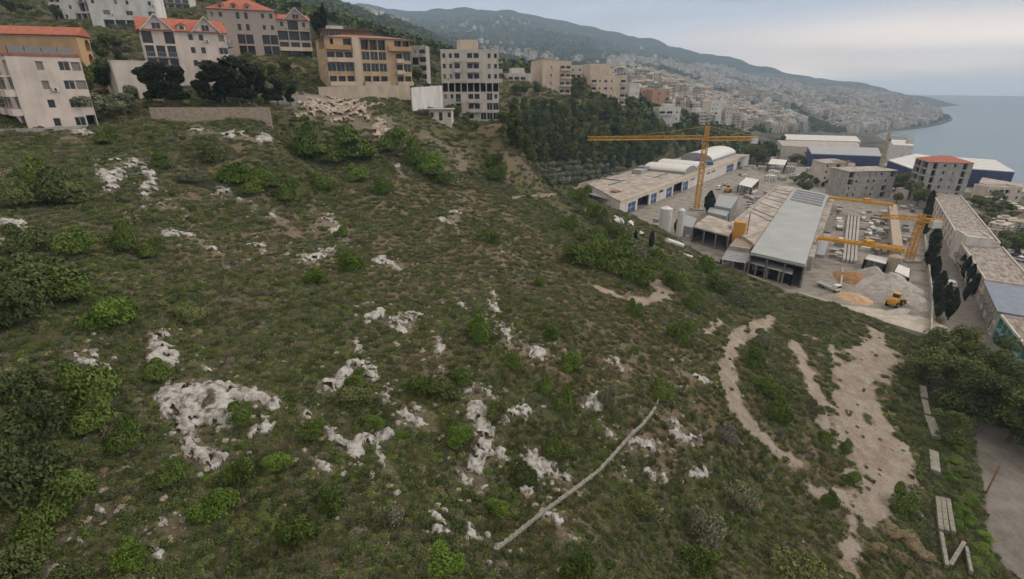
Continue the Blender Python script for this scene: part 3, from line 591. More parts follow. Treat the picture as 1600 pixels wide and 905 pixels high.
# ------------------------------------------------------------------ trees
TR = {}
def tree_proto(kind, var):
    if (kind, var) in TR: return TR[(kind, var)]
    sd = 900+var*17+len(kind)*3; g = np.random.default_rng(sd); tb = MB()
    if kind == 'pine':          # unit height 1
        q = np.concatenate([leaves(900, .20+.05*g.random(), .2, .15, .042, sd+k, base=.3+.19*k, shell=.7) + np.array([g.normal()*.05, g.normal()*.05, 0]) for k in range(4)])
        tb.tube((0,0,-.1), (.01,0,.8), .022, 6, .008); lm = 'pine'
        for k in range(6): a = g.random()*6.28; z0 = .3+.08*k; tb.tube((0,0,z0), (.14*math.cos(a), .14*math.sin(a), z0+.06), .009, 4, .003)
    elif kind == 'cypress':
        def zf(p, g): w = np.clip(1.02-((p[:,2]-.5)/.5)**2*.8-np.clip(p[:,2]-.55,0,1)*.9, .05, 1)[:,None]; p[:,:2] *= w; return p
        q = leaves(2200, .13, .13, .5, .042, sd, base=.52, shell=.5, upbias=.1, zfun=zf); tb.tube((0,0,-.1), (0,0,.5), .018, 6, .008); lm = 'cypress'
    elif kind == 'broad':
        q = np.concatenate([leaves(950, .22, .22, .2, .046, sd+k, base=.55+.1*g.normal(), shell=.6)+np.array([g.normal()*.16, g.normal()*.16, 0]) for k in range(6)])
        tb.tube((0,0,-.1), (.02,0,.45), .03, 6, .02); lm = 'mid'
        for k in range(6): a = g.random()*6.28; tb.tube((.015,0,.38), (.22*math.cos(a), .22*math.sin(a), .66), .014, 4, .004)
    elif kind == 'thicket':
        q = np.concatenate([leaves(620, .26, .26, .22, .034, sd+k, base=.30+.09*k*g.random()+.03*k, shell=.75)+np.array([g.normal()*.2, g.normal()*.2, 0]) for k in range(10)])
        tb.tube((0,0,-.1), (.02,0,.45), .03, 6, .02); lm = 'mid'
        for k in range(7): a = g.random()*6.28; tb.tube((.015,0,.2), (.3*math.cos(a), .3*math.sin(a), .6), .012, 4, .003)
    elif kind == 'olive':
        q = np.concatenate([leaves(420, .26, .26, .24, .06, sd+k, base=.6, shell=.7)+np.array([g.normal()*.15, g.normal()*.15, g.normal()*.06]) for k in range(4)])
        tb.tube((0,0,-.1), (.04,0,.4), .05, 6, .03); lm = 'olive'
        for k in range(4): a = g.random()*6.28; tb.tube((.03,0,.34), (.25*math.cos(a), .25*math.sin(a), .66), .02, 4, .006)
    me = leafmesh('crown', q, LM[lm]); tm = tb.mesh('trunk', M['bark']); TR[(kind, var)] = (me, tm); return TR[(kind, var)]
def tree(x, y, h, kind, label, group, name, lm=None, wf=1.0, i=[0], z=None):
    i[0] += 1; me, tm = tree_proto(kind, i[0] % 3); z = gz(x, y) if z is None else z
    rt = empty(name, (x, y, z), random.random()*6.28); rt.scale = (h*wf, h*wf, h); tag(rt, label, 'tree', group)
    c = link('crown', me, rt)
    if lm: c.material_slots[0].link = 'OBJECT'; c.material_slots[0].material = LM[lm]
    link('trunk', tm, rt); return rt
def tree_px(u, v, hpx, *a, **k):         # v = foot
    p = gnd(u, v); t = p[1]*CO+(H-p[2])*SI; return tree(p[0], p[1], hpx*t/F*1.03, *a, **k)
def forest(poly, n, hpx, kind, label, group, name, **k):
    P = np.array(poly); c = 0; us = []; tries = 0
    while c < n and tries < 6000:
        tries += 1; u = random.uniform(P[:,0].min(), P[:,0].max()); v = random.uniform(P[:,1].min(), P[:,1].max())
        if polysd([(a, b) for a, b in poly], np.array([u]), np.array([v]))[0] < 0 and all((u-a)**2+((v-b)*1.4)**2 > k.get('sep', 9)**2 for a, b in us): us.append((u, v)); c += 1
    kk = {a: b for a, b in k.items() if a != 'sep'}
    for p in hit([a for a, b in us], [b for a, b in us]):
        t = p[1]*CO+(H-p[2])*SI; tree(p[0], p[1], hpx*t/F*random.uniform(.75,1.15), kind, label, group, name, z=p[2]-.2, **kk)
forest([(783,215),(800,185),(970,196),(1008,215),(1045,236),(1030,252),(960,276),(905,268),(850,262),(826,258),(808,240),(790,235)], 190, 37, 'pine', 'dark green pine in the dense plantation above the yard', 'pines of the plantation above the yard', 'pine_tree', wf=.8, sep=6)
for o_ in list(COL.objects):
    if o_.name.startswith('pine_tree') and random.random() < .45: q_ = o_.children[0]; q_.material_slots[0].link = 'OBJECT'; q_.material_slots[0].material = LM[random.choice(['mid','dark'])]
for k in range(26): u = 800+k*6.8+random.uniform(-2,2); tree_px(u, 196+k*.4+random.uniform(-2,2), random.uniform(20,30), 'cypress', 'slim dark cypress in the row along the top of the pine wood', 'cypresses along the top of the pine wood', 'cypress_tree')
for r_ in range(4):
    for k in range(11): tree_px(838+k*11+r_*9, 270+r_*8-k*1.2, 17, 'olive', 'grey green olive tree in the rows below the pine wood', 'olive trees in rows', 'olive_tree', wf=1.1)
for k in range(26): tree_px(1010+k*6.5+random.uniform(-3,3), 246-k*1.0+random.uniform(-14,5), 11, 'olive', 'grey green olive tree on the terraces behind the vaulted roofs', 'olive trees on the terraces', 'olive_tree', wf=1.1)
for (u, v, h) in [(240,166,56),(262,168,66),(285,168,58),(330,168,66),(350,168,60),(375,168,70),(395,167,60),(415,166,48),(435,166,40),(455,166,30)]:
    tree_px(u, v, h, 'pine', 'dark pine behind the long stone retaining wall', 'dark pines behind the retaining wall', 'pine_tree', lm='cypress', wf=1.25)
for (u, v, h, w) in [(150,192,48,1.3),(185,188,44,1.3),(210,180,40,1.2),(165,150,60,.9),(140,160,70,.8),(190,112,30,1)]:
    tree_px(u, v, h, 'broad', 'leafy tree between the old apartment house and the garage', 'trees beside the old apartment house', 'broadleaf_tree', lm='grey' if v > 170 else 'dark', wf=w)
for (u, v, h) in [(500,50,40),(508,50,52)]: pass
# tall dark trees between the slope and the lower road
for (u, v, h, lm) in [(1460,580,56,'dark'),(1500,590,66,'yellowish'),(1540,625,70,'dark'),(1585,655,76,'dark'),(1478,640,70,'dark'),(1525,670,80,'dark'),(1575,690,84,'dark'),(1450,600,52,'mid'),(1625,680,76,'dark'),(1550,596,44,'yellowish'),(1600,625,46,'yellowish'),(1500,560,36,'dark'),(1625,720,90,'dark'),(1475,690,42,'dark'),(1520,610,50,'mid'),(1565,640,60,'yellowish')]:
    tree_px(u, v, h, 'thicket', 'dark spreading tree in the thicket beside the lower road', 'dark trees beside the lower road', 'broadleaf_tree', lm=lm, wf=1.15)
for (u, v, h) in [(1462,395,48),(1455,420,44),(1463,440,46),(1470,462,48),(1478,486,50),(1466,478,46),(1488,500,52),(1470,500,40),(1493,480,36),(1452,350,40),(1450,372,40),(1456,330,36),(1460,410,50)]:
    tree_px(u-7, v, h, 'cypress', 'dark cypress in the row between the yard and the road', 'cypresses between the yard and the road', 'cypress_tree', wf=1.35)
for (u, v, h) in [(1504,440,44),(1511,452,46),(1518,463,44),(1500,425,32),(1508,470,36)]:
    tree_px(u, v, h, 'cypress', 'dark cypress on the far side of the road by the terraced workshops', 'cypresses on the workshop side of the road', 'cypress_tree', wf=1.25)
tree_px(1106, 338, 46, 'cypress', 'tall ragged cypress beside the crane mast', None, 'cypress_tree', wf=1.5)
for (u, v, h) in [(940,382,22),(992,382,26),(1017,390,36),(1055,365,24)]: tree_px(u, v, h, 'cypress', 'small young cypress growing in the scrub above the yard', 'young cypresses above the yard', 'cypress_tree', wf=1.1)
for (u, v, h) in [(1183,262,38),(1172,255,34),(1195,255,30),(1205,248,24),(1225,240,22),(1218,232,18)]: tree_px(u, v, h, 'broad', 'dark leafy tree past the end of the long white warehouse', 'trees past the end of the warehouse', 'broadleaf_tree', lm='dark', wf=1.2)
for (u, v, h) in [(1256,305,26),(1290,292,18),(1340,300,20),(1412,300,32),(1422,312,36),(1432,322,34),(1444,300,26),(1400,318,20),(1590,395,30),(1575,385,26),(1600,378,30),(1545,330,22),(1530,325,18),(1520,322,18),(1560,335,20),(1320,262,14)]:
    tree_px(u, v, h, 'broad', 'bushy tree among the roofs of the works area', 'trees among the works roofs', 'broadleaf_tree', lm='mid', wf=1.2)
# ------------------------------------------------------------------ building kit
def stucco(name, c, k=.88, sc=.5): return mat(name, tuple(a*k*.9 for a in c), c, sc, .9, .15, 30, lo=.38, hi=.6, stretch=(1,1,.35))
M['pinkwhite'] = stucco('pinkish_white_stucco', (.64,.545,.485)); M['white'] = stucco('white_stucco', (.66,.63,.60)); M['cream'] = stucco('cream_stucco', (.62,.51,.40))
M['peach'] = stucco('peach_stucco', (.52,.33,.19)); M['tan'] = stucco('tan_stone_cladding', (.55,.40,.25)); M['stone'] = mat('grey_stone_cladding', (.33,.275,.235), (.50,.42,.36), 3, .9, .4, lo=.35, hi=.65)
M['greystone'] = stucco('warm_white_render', (.61,.55,.49)); M['conc'] = mat('concrete', (.26,.245,.23), (.42,.40,.375), .6, .9, .3, 8); M['concdark'] = mat('dark_concrete', (.14,.13,.12), (.24,.225,.21), .8, .9, .3)
M['roofconc'] = mat('weathered_roof_concrete', (.22,.19,.165), (.46,.41,.365), .28, .92, .3, 3, detail=9, extra=(.36,.32,.285)); M['pink'] = stucco('pink_render', (.50,.33,.26)); M['salmon'] = stucco('salmon_render', (.48,.30,.21))
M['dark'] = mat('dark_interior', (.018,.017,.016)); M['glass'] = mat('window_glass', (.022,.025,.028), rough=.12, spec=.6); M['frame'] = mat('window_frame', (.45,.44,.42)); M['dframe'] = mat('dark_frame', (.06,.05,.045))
M['shutter'] = mat('closed_shutter', (.22,.19,.16)); M['metal'] = mat('grey_metal', (.26,.27,.28), (.36,.37,.38), 2, .5, metal=.3); M['wmetal'] = mat('white_sheet_metal', (.52,.52,.51), (.66,.66,.64), 1.5, .55); M['solar'] = mat('solar_panel', (.02,.025,.04), rough=.2, spec=.6)
M['blue'] = mat('dark_blue_sheet', (.018,.035,.13), (.03,.05,.17), 2, .5); M['bluegate'] = mat('blue_gate_paint', (.03,.07,.20), (.05,.10,.26), 3, .5); M['navy'] = mat('navy_cladding', (.025,.04,.12), (.035,.055,.15), .5, .5)
M['yellow'] = mat('crane_yellow_paint', (.42,.20,.02), (.60,.32,.04), 1.2, .6, lo=.3, hi=.6); M['orange'] = mat('ochre_paint', (.46,.22,.04), (.58,.29,.06), 1, .6); M['rubber'] = mat('rubber', (.02,.02,.02)); M['hallroof'] = mat('grey_membrane_roof', (.27,.29,.29), (.36,.38,.375), .15, .6, .1, lo=.3, hi=.7)
M['rowroof'] = mat('stained_roof_felt', (.13,.105,.09), (.40,.36,.32), .35, .95, .4, 4, detail=10, extra=(.26,.225,.20), stretch=(1,3,1)); M['slate'] = mat('slate_blue_sheet', (.13,.16,.21), (.18,.21,.27), .5, .5); M['teal'] = mat('teal_render', (.14,.30,.27), (.20,.36,.32), 1, .8); M['rust'] = mat('rusty_metal', (.16,.07,.035), (.30,.16,.09), 2, .9); M['wood'] = mat('weathered_wood', (.16,.12,.08), (.30,.24,.17), 3, .9); M['brownroof'] = mat('dark_brown_roof', (.10,.07,.055), (.17,.12,.10), 1, .8)
def tilemat(name, a, b):
    m = mat(name, a, b, 1.2, .8, lo=.35, hi=.65); t = m.node_tree; w = N(t, 'ShaderNodeTexWave'); w.inputs['Scale'].default_value = 2.2; tcn = N(t, 'ShaderNodeTexCoord'); t.links.new(tcn.outputs['Object'], w.inputs[0])
    bmp = N(t, 'ShaderNodeBump'); bmp.inputs['Strength'].default_value = .6; bmp.inputs['Distance'].default_value = .08; t.links.new(w.outputs[0], bmp.inputs['Height']); t.links.new(bmp.outputs[0], t.nodes['Principled BSDF'].inputs['Normal']); return m
M['tile'] = tilemat('terracotta_tiles', (.34,.10,.06), (.45,.155,.10)); M['tile2'] = tilemat('faded_terracotta_tiles', (.28,.12,.085), (.38,.17,.125))
_wc = {}
def window_mesh(w, h, kind):
    k = (round(w,1), round(h,1), kind)
    if k in _wc: return _wc[k]
    mb = MB(); w, h = k[0], k[1]; f = .07
    if kind == 's':
        mb.cur = 0; mb.box(-w/2,-.05,0,w/2,0,h); mb.cur = 1; mb.box(-w/2,-.06,0,-w/2+f,0,h); mb.box(w/2-f,-.06,0,w/2,0,h)
        me = mb.mesh('window', [M['shutter'], M['frame']])
    else:
        mb.cur = 0; mb.quad((-w/2,0,0),(w/2,0,0),(w/2,0,h),(-w/2,0,h)); mb.cur = 1; nm = max(1, int(round(w/1.0)))
        for i in range(nm+1): x = -w/2+f/2+(w-f)*i/nm; mb.box(x-f/2,-.06,0,x+f/2,-.004,h)
        mb.box(-w/2,-.055,0,w/2,-.003,f); mb.box(-w/2,-.055,h-f,w/2,-.003,h)
        me = mb.mesh('window', [M['glass'], M['frame'] if kind != 'd' else M['dframe']])
    _wc[k] = me; return me
def ac_mesh(c=[]):
    if not c: b = MB(); b.box(0,-.35,0,.8,0,.55); b.cur = 1; b.tube((.4,-.352,.28),(.4,-.38,.28),.2,10); c.append(b.mesh('air_conditioner', [M['wmetal'], M['dark']]))
    return c[0]
WT = {'w': (1.0,1.35,.95), 'W': (2.1,1.45,.9), 's': (1.3,1.4,.9), 't': (.7,1.0,1.3), 'B': (.8,2.3,.08), 'R': (.8,2.3,.08), 'L': (.92,2.6,.08), 'G': (.9,2.2,.5), 'a': (1.1,1.9,.6), 'A': (.8,2.5,.1), 'd': (1.3,2.3,.05), 'O': (.84,2.5,.1), 'X': (.8,.8,.1)}
def facade(b, root, org, xd, nrm, L, z0, rows, fh, wm, balmat, seed=0):
    """rows top to bottom; one letter a bay. org = local corner, xd along, nrm outwards"""
    g = random.Random(seed); org = Vector(org); xd = Vector(xd); nrm = Vector(nrm); up = Vector((0,0,1)); rotz = math.atan2(xd.y, xd.x)
    def P(s, z, n=0): return tuple(org+xd*s+up*z+nrm*n)
    nfl = len(rows)
    for fi, row in enumerate(rows):
        zb = z0+(nfl-1-fi)*fh; nb = len(row); bw = L/nb
        for bi, ch in enumerate(row):
            s0, s1 = bi*bw, (bi+1)*bw
            if ch not in WT: b.quad(P(s0,zb), P(s1,zb), P(s1,zb+fh), P(s0,zb+fh)); continue
            w, h, sill = WT[ch]
            if ch in 'BRLGAO': w = bw*w
            w = min(w, bw*.92); h = min(h, fh-sill-.25); sc = (s0+s1)/2; a0, a1 = sc-w/2, sc+w/2; c0, c1 = zb+sill, zb+sill+h
            b.quad(P(s0,zb), P(a0,zb), P(a0,zb+fh), P(s0,zb+fh)); b.quad(P(a1,zb), P(s1,zb), P(s1,zb+fh), P(a1,zb+fh))
            b.quad(P(a0,zb), P(a1,zb), P(a1,c0), P(a0,c0)); b.quad(P(a0,c1), P(a1,c1), P(a1,zb+fh), P(a0,zb+fh))
            if ch in 'aA':
                r = w/2; cz = c1-r; n = 5
                for sg, sx in ((-1, a0), (1, a1)):
                    pts = [P(sx, c1, -.001), ] + [P(sc+sg*r*math.cos(math.pi/2*i/n), cz+r*math.sin(math.pi/2*i/n), -.001) for i in range(n+1)]
                    b.add(pts, [tuple(range(len(pts)))])
            dep = -1.5 if ch in 'LAO' else (-.9 if ch in 'BR' else -.22)
            b.quad(P(a0,c0), P(a1,c0), P(a1,c0,dep), P(a0,c0,dep)); b.quad(P(a0,c1,dep), P(a1,c1,dep), P(a1,c1), P(a0,c1))
            b.quad(P(a0,c0), P(a0,c0,dep), P(a0,c1,dep), P(a0,c1)); b.quad(P(a1,c0,dep), P(a1,c0), P(a1,c1), P(a1,c1,dep))
            kd = 's' if ch == 's' or (ch in 'wW' and g.random() < .25) else ('d' if ch in 'LBROA' else 'w')
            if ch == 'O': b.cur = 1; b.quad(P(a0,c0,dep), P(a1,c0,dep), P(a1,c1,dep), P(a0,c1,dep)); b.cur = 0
            else: link('window', window_mesh(w, h, kd), root, P(sc, c0, dep+.002), (0,0,rotz))
            if ch in 'wWs' and g.random() < .22: link('air_conditioner', ac_mesh(), root, P(a1+.15, c0-.3, .01), (0,0,rotz))
        # balconies over runs
        i = 0
        while i < nb:
            if row[i] in 'BR':
                j = i
                while j+1 < nb and row[j+1] == row[i]: j += 1
                s0, s1 = i*bw+.08, (j+1)*bw-.08; m = MB(); d = 1.35
                def bx(a, z_, n0, b_, z1, n1):
                    v = [P(a,z_,n0),P(b_,z_,n0),P(b_,z_,n1),P(a,z_,n1),P(a,z1,n0),P(b_,z1,n0),P(b_,z1,n1),P(a,z1,n1)]; m.add(v, [(0,3,2,1),(4,5,6,7),(0,1,5,4),(1,2,6,5),(2,3,7,6),(3,0,4,7)])
                bx(s0, zb-.16, .002, s1, zb+.04, d)
                if row[i] in 'B': bx(s0, zb+.04, d-.12, s1, zb+.95, d-.01); bx(s0, zb+.04, .002, s0+.12, zb+.95, d-.125); bx(s1-.12, zb+.04, .002, s1, zb+.95, d-.125)
                else:
                    m.cur = 1; bx(s0, zb+.93, d-.08, s1, zb+1.0, d-.01); k = 0
                    while s0+k*.35 < s1: bx(s0+k*.35, zb+.04, d-.06, s0+k*.35+.05, zb+.93, d-.02); k += 1
                m.build('balcony', [balmat, M['metal']], root); i = j+1
            else: i += 1
def pitched(b, W_, D_, z, h, ov=.5, axis='x', kind='hip'):
    x0, x1, y0, y1 = -ov, W_+ov, -ov, D_+ov; t = .12
    if kind == 'hip':
        if W_ >= D_: r = min((y1-y0)/2, (x1-x0)/2-.1); a, c = (x0+r, (y0+y1)/2), (x1-r, (y0+y1)/2)
        else: r = (x1-x0)/2; a, c = ((x0+x1)/2, y0+r), ((x0+x1)/2, y1-r)
        v = [(x0,y0,z),(x1,y0,z),(x1,y1,z),(x0,y1,z),(a[0],a[1],z+h),(c[0],c[1],z+h)]
        f = [(0,1,5,4),(1,2,5),(2,3,4,5),(3,0,4)] if W_ >= D_ else [(0,1,4),(1,2,5,4),(2,3,5),(3,0,4,5)]
        b.add(v, f+[(3,2,1,0)])
    elif axis == 'x':
        ym = (y0+y1)/2; v = [(x0,y0,z),(x1,y0,z),(x1,y1,z),(x0,y1,z),(x0,ym,z+h),(x1,ym,z+h)]; b.add(v, [(0,1,5,4),(2,3,4,5),(3,0,4),(1,2,5),(3,2,1,0)])
    else:
        xm = (x0+x1)/2; v = [(x0,y0,z),(x1,y0,z),(x1,y1,z),(x0,y1,z),(xm,y0,z+h),(xm,y1,z+h)]; b.add(v, [(0,4,5,3),(1,2,5,4),(0,1,4),(2,3,5),(3,2,1,0)])
def house(name, label, A, Bp, D_, nf, fh, front, right=None, left=None, wm='white', roof='flat', rm='conc', group=None, cat='building', rh=2.2, bal=None, extras=(), sink=5, par=.8, kind='hip', axis='x', seed=0, ztop=None):
    P0 = wuvt(*A) if ztop is None else wut(A[0], A[2], ztop); P1 = wut(Bp[0], Bp[1], P0[2]); dx, dy = P1[0]-P0[0], P1[1]-P0[1]; W_ = math.hypot(dx, dy); Ht = nf*fh; zb = P0[2]-Ht
    root = empty(name, (P0[0], P0[1], zb), math.atan2(dy, dx)); tag(root, label, cat, group); bm_ = M[bal or wm]
    b = MB()
    nrows = lambda r, n: (list(r)+[r[-1]]*(n-len(r)))[:n] if r else ['.']*n
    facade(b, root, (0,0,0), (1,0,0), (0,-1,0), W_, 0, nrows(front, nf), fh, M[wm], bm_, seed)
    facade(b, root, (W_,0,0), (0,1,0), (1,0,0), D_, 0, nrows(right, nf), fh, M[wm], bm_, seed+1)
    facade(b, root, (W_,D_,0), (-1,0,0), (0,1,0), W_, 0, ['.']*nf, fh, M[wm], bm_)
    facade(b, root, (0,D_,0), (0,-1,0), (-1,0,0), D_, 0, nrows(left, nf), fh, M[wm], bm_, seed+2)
    for a, c in (((0,0),(W_,0)),((W_,0),(W_,D_)),((W_,D_),(0,D_)),((0,D_),(0,0))): b.quad((a[0],a[1],-sink),(c[0],c[1],-sink),(c[0],c[1],0),(a[0],a[1],0))
    b.build('wall', [M[wm], M['dark']], root)
    r = MB()
    if roof == 'flat':
        r.box(.02,.02,Ht-.2,W_-.02,D_-.02,Ht); e = .2; r.cur = 1
        r.box(-.06,-.06,Ht+.001,W_+.06,e,Ht+par); r.box(-.06,D_-e,Ht+.001,W_+.06,D_+.06,Ht+par); r.box(-.06,e,Ht+.001,e,D_-e,Ht+par); r.box(W_-e,e,Ht+.001,W_+.06,D_-e,Ht+par)
        r.build('roof', [M['rowroof' if name == 'workshop_row' else 'roofconc'], M[rm] if rm != 'conc' else M[wm]], root)
    elif roof == 'slab': r.box(-.5,-.5,Ht,W_+.5,D_+.5,Ht+.3); r.build('roof', M[rm], root)
    else: pitched(r, W_, D_, Ht+.02, rh, .5, axis, kind); r.build('roof', M[rm], root)
    g = random.Random(seed+77)
    for e in extras:
        k = e[0]; m = MB()
        if k == 'box': m.box(e[1]*W_, e[2]*D_, Ht+.002, e[3]*W_, e[4]*D_, Ht+e[5]); m.build('stair_tower', M[e[6] if len(e) > 6 else wm], root)
        if k == 'tanks':
            for i in range(e[1]): x = g.uniform(.15,.85)*W_; y = g.uniform(.3,.8)*D_; m = MB(); m.tube((x,y,Ht+.01),(x,y,Ht+1.5),.6,10); m.build('water_tank', M['wmetal'], root)
        if k == 'solar':
            for i in range(e[1]): x = (i+.5)/e[1]*W_*.9; m.add([(x,1.2,Ht+.5),(x+W_*.8/e[1],1.2,Ht+.5),(x+W_*.8/e[1],3.6,Ht+1.7),(x,3.6,Ht+1.7)], [(0,1,2,3)]); m.box(x,3.5,Ht,x+.1,3.6,Ht+1.7)
            m.build('solar_panel', M['solar'], root)
        if k == 'gable':      # front gable wall with roof of its own: x0,x1 fraction, height
            x0, x1, hh = e[1]*W_, e[2]*W_, e[3]; xm = (x0+x1)/2; y1 = D_*.55
            m.add([(x0,-.05,Ht),(x1,-.05,Ht),(xm,-.05,Ht+hh)], [(0,1,2)]); m.build('gable_wall', M[wm], root); m = MB(); o = .35
            m.add([(x0-o,-.5,Ht-.1),(xm,-.5,Ht+hh+.12),(xm,y1,Ht+hh+.12),(x0-o,y1,Ht-.1),(x1+o,-.5,Ht-.1),(x1+o,y1,Ht-.1)], [(0,1,2,3),(1,4,5,2)]); m.build('gable_roof', M[rm], root)
            m = MB(); 
            for sa, sb in (((x0-o),xm),((x1+o),xm)): m.add([(sa,-.52,Ht-.25),(sb,-.52,Ht+hh-.1),(sb,-.52,Ht+hh+.2),(sa,-.52,Ht+.02),(sa,-.3,Ht-.25),(sb,-.3,Ht+hh-.1),(sb,-.3,Ht+hh+.2),(sa,-.3,Ht+.02)], [(0,1,2,3),(4,7,6,5),(0,4,5,1),(3,2,6,7)])
            m.build('gable_trim', M['white'], root)
            link('window', window_mesh(min(2.0,(x1-x0)*.3), hh*.42, 'w'), root, (xm, -.07, Ht+.25), (0,0,0))
        if k == 'part': m.box(e[1]*W_, e[2], e[3], e[4]*W_, e[5], e[6]); m.build(e[7], M[e[8]], root)
        if k == 'dormer': x = e[1]*W_; m.box(x-.8,.3,Ht+.1,x+.8,2.5,Ht+1.3); m.build('dormer', M[wm], root); link('window', window_mesh(1.0,.8,'w'), root, (x,.29,Ht+.35)); m = MB(); m.add([(x-1,.1,Ht+1.3),(x,.1,Ht+1.9),(x+1,.1,Ht+1.3),(x-1,3,Ht+1.3),(x,3,Ht+1.9),(x+1,3,Ht+1.3)], [(0,1,4,3),(1,2,5,4),(0,2,1)]); m.build('dormer_roof', M[rm], root)
    return root
# ---- upper left neighbourhood
house('apartment_house', 'pinkish white apartment house at the left edge, solar panels on its flat roof', (6,87,82), (124,89), 14, 4, 3.0,
      ['..w.Ws','..w.WW','..w.WW','..w.WO'], left=['RR.R','BB.B','BB.B','LL.L'], wm='pinkwhite', rm='tile2', extras=[('solar',4),('tanks',1)], par=.45, seed=3)
house('villa', 'peach villa with long terracotta roof and arched panel on its side', (-30,52,112), (118,117), 7, 3, 3.1, ['......','..s..s','......'], right=['.A','.A','..'], wm='peach', roof='pitched', rm='tile', rh=1.9, kind='gable', seed=5)
house('apartment_house', 'white flat roofed apartment house at the top left, left of two', (66,-26,195), (132,195), 12, 4, 3.2, ['BB.w.BB','LL.w.RR','ww.w.LL','LLw.LLL'], wm='white', bal='conc', extras=[('tanks',2)], seed=8)
house('apartment_house', 'white apartment house at the top left above the parking area', (128,-24,176), (236,182), 13, 4, 3.3, ['w.ww.w','w.ww.w','.W.W.W','.LLL.L'], wm='white', bal='conc', seed=9)
house('apartment_house', 'white flat block seen in part above the gabled house', (240,-34,215), (288,218), 12, 5, 3.0, ['RRRR','BBBB','RRRR','BBBB'], wm='greystone', bal='conc', seed=10)
house('gabled_house', 'cream house with red tiled roof and two pointed white front gables', (218,46,113), (352,122), 11, 4, 2.75, ['L.L.ww.s','RRR.ww.W','RRR.wW.W','....ww.W'], right=['RR','RR','RR','RR'], wm='pinkwhite', roof='pitched', rm='tile', rh=3.0, kind='gable', bal='conc',
      extras=[('gable',0.02,.36,3.2),('gable',.60,.92,3.2),('dormer',.48)], seed=12)
house('garage_house', 'low white house with an arched garage opening between dark trees', (173,96,103), (238,108), 8, 2, 3.9, ['....','.A.w'], wm='greystone', extras=[('tanks',0)], par=.25, seed=13)
house('stone_mansion', 'grey stone mansion with red hipped roof and rows of arched windows', (322,13,150), (428,156), 14, 4, 3.1, ['ww.aa.ww','aa.aa.ww','aa.LL.LL','aa.LL.LL'], wm='stone', roof='pitched', rm='tile', rh=3.6, bal='cream', extras=[('dormer',.2),('dormer',.4),('dormer',.6)], seed=14)
house('stone_house', 'grey stone wing with a white trimmed red gable beside the mansion', (430,30,158), (482,162), 12, 4, 2.9, ['wLw','LLL','BBB','LLL'], wm='stone', roof='pitched', rm='tile', rh=2.0, kind='gable', bal='cream', extras=[('gable',.25,.98,3.4)], seed=15)
house('brown_roof_house', 'dark glass house with wide flat brown roof above the yellow apartment house', (503,46,176), (580,182), 12, 2, 3.2, ['GGG.ssss','GGG.ssss'], wm='rust', roof='slab', rm='brownroof', seed=16, extras=[('box',.1,.3,.45,.8,1.6,'white')])
rt = house('yellow_apartment_house', 'wide tan and cream apartment house with glazed balconies and low red roofs', (506,57,138), (640,149), 13, 5, 3.05,
      ['L.L.LLL.LL','BBB.GGG.BG','GGG.GGG.BG','BBB.BBB.BB','d...WWW.dL'], left=['.LL','.ww','.ww','.ww','.ww'], wm='tan', roof='pitched', rm='tile2', rh=1.1, bal='cream', seed=17, extras=[('part',.30,-.55,0,.38,-.003,15.3,'wall_pier','cream'),('part',.0,-1.2,12.1,.28,-.003,13.3,'parapet','peach'),('part',.72,-1.2,12.1,1.0,-.003,13.3,'parapet','peach')])
house('grey_house', 'small grey unfinished house behind the yellow apartment house', (642,75,190), (665,190), 9, 4, 2.9, ['wB','OB','wB','OB'], wm='conc', seed=18)
house('white_tower_block', 'free standing white seven storey block with balconies and a roof box', (688,80,155), (779,156), 13, 8, 2.9,
      ['wwB.BB.ww','wwB.BB.ww','wwB.BB.ww','OOOOOOOOO','wwR.BB.Gw','.wR.BB.GG','.w.BB.GGG','....w.w.w'], right=['.RR','.BB','.BB','.OO','.GG','.GG','.ww','.w.'], wm='greystone', bal='greystone', par=.5, seed=19, extras=[('box',.28,.2,.65,.7,3.3,'cream')])
house('hut', 'small white flat roofed hut at the foot of the retaining wall', (671,172,141), (705,141), 5, 1, 2.9, ['w.d.w'], wm='greystone', roof='slab', rm='conc', sink=2.5, seed=20)
# ---- houses along the ridge to the right
house('house', 'low white house with small red roofed penthouse right of the white tower block', (793,117,280), (832,283), 14, 2, 3.4, ['BBB.','OO.L'], wm='greystone', bal='conc', seed=30, extras=[('box',.25,.3,.75,.8,3.6,'white'),('tanks',2)])
house('pink_block', 'pinkish apartment block with a blank left wall and balconies right', (848,97,284), (893,290), 16, 4, 4.2, ['.w.BB','.w.BB','.w.BB','.w.BB'], wm='cream', bal='cream', extras=[('box',.0,.1,.4,.6,1.6,'salmon')], seed=31)
house('pink_annex', 'narrow beige annex leaning against the pinkish block', (830,106,288), (850,288), 12, 3, 4.2, ['.w','.w','.w'], wm='cream', seed=32)
house('pink_annex', 'small grey beige block behind the pinkish block, on its right', (890,104,325), (912,325), 12, 4, 3.6, ['ww','BB','ww','BB'], wm='greystone', seed=33)
house('beige_tower', 'tall beige apartment tower with square openings on the ridge', (924,120,306), (979,313), 15, 5, 4.1, ['BwWw.B','BwWw.B','BwRw.B','.wRw.B','..ww.B'], wm='cream', bal='cream', extras=[('box',.0,.1,.58,.7,7.2,'cream'),('tanks',3)], seed=34)
house('white_slab_block', 'slim white windowless block right of the beige tower', (984,132,345), (1000,347), 12, 5, 3.7, ['.t','.t','.t','.t','.t'], wm='white', seed=35)
house('orange_block', 'salmon coloured block, the left one of the pair right of the beige tower', (1001,140,372), (1022,374), 14, 4, 3.6, ['ww','BB','BB','BB'], wm='pink', seed=36)
house('orange_block', 'orange beige block, the right one of the pair right of the beige tower', (1020,142,365), (1047,369), 14, 4, 3.6, ['.w.w','.w.B','.w.B','.w.B'], wm='salmon', seed=37)
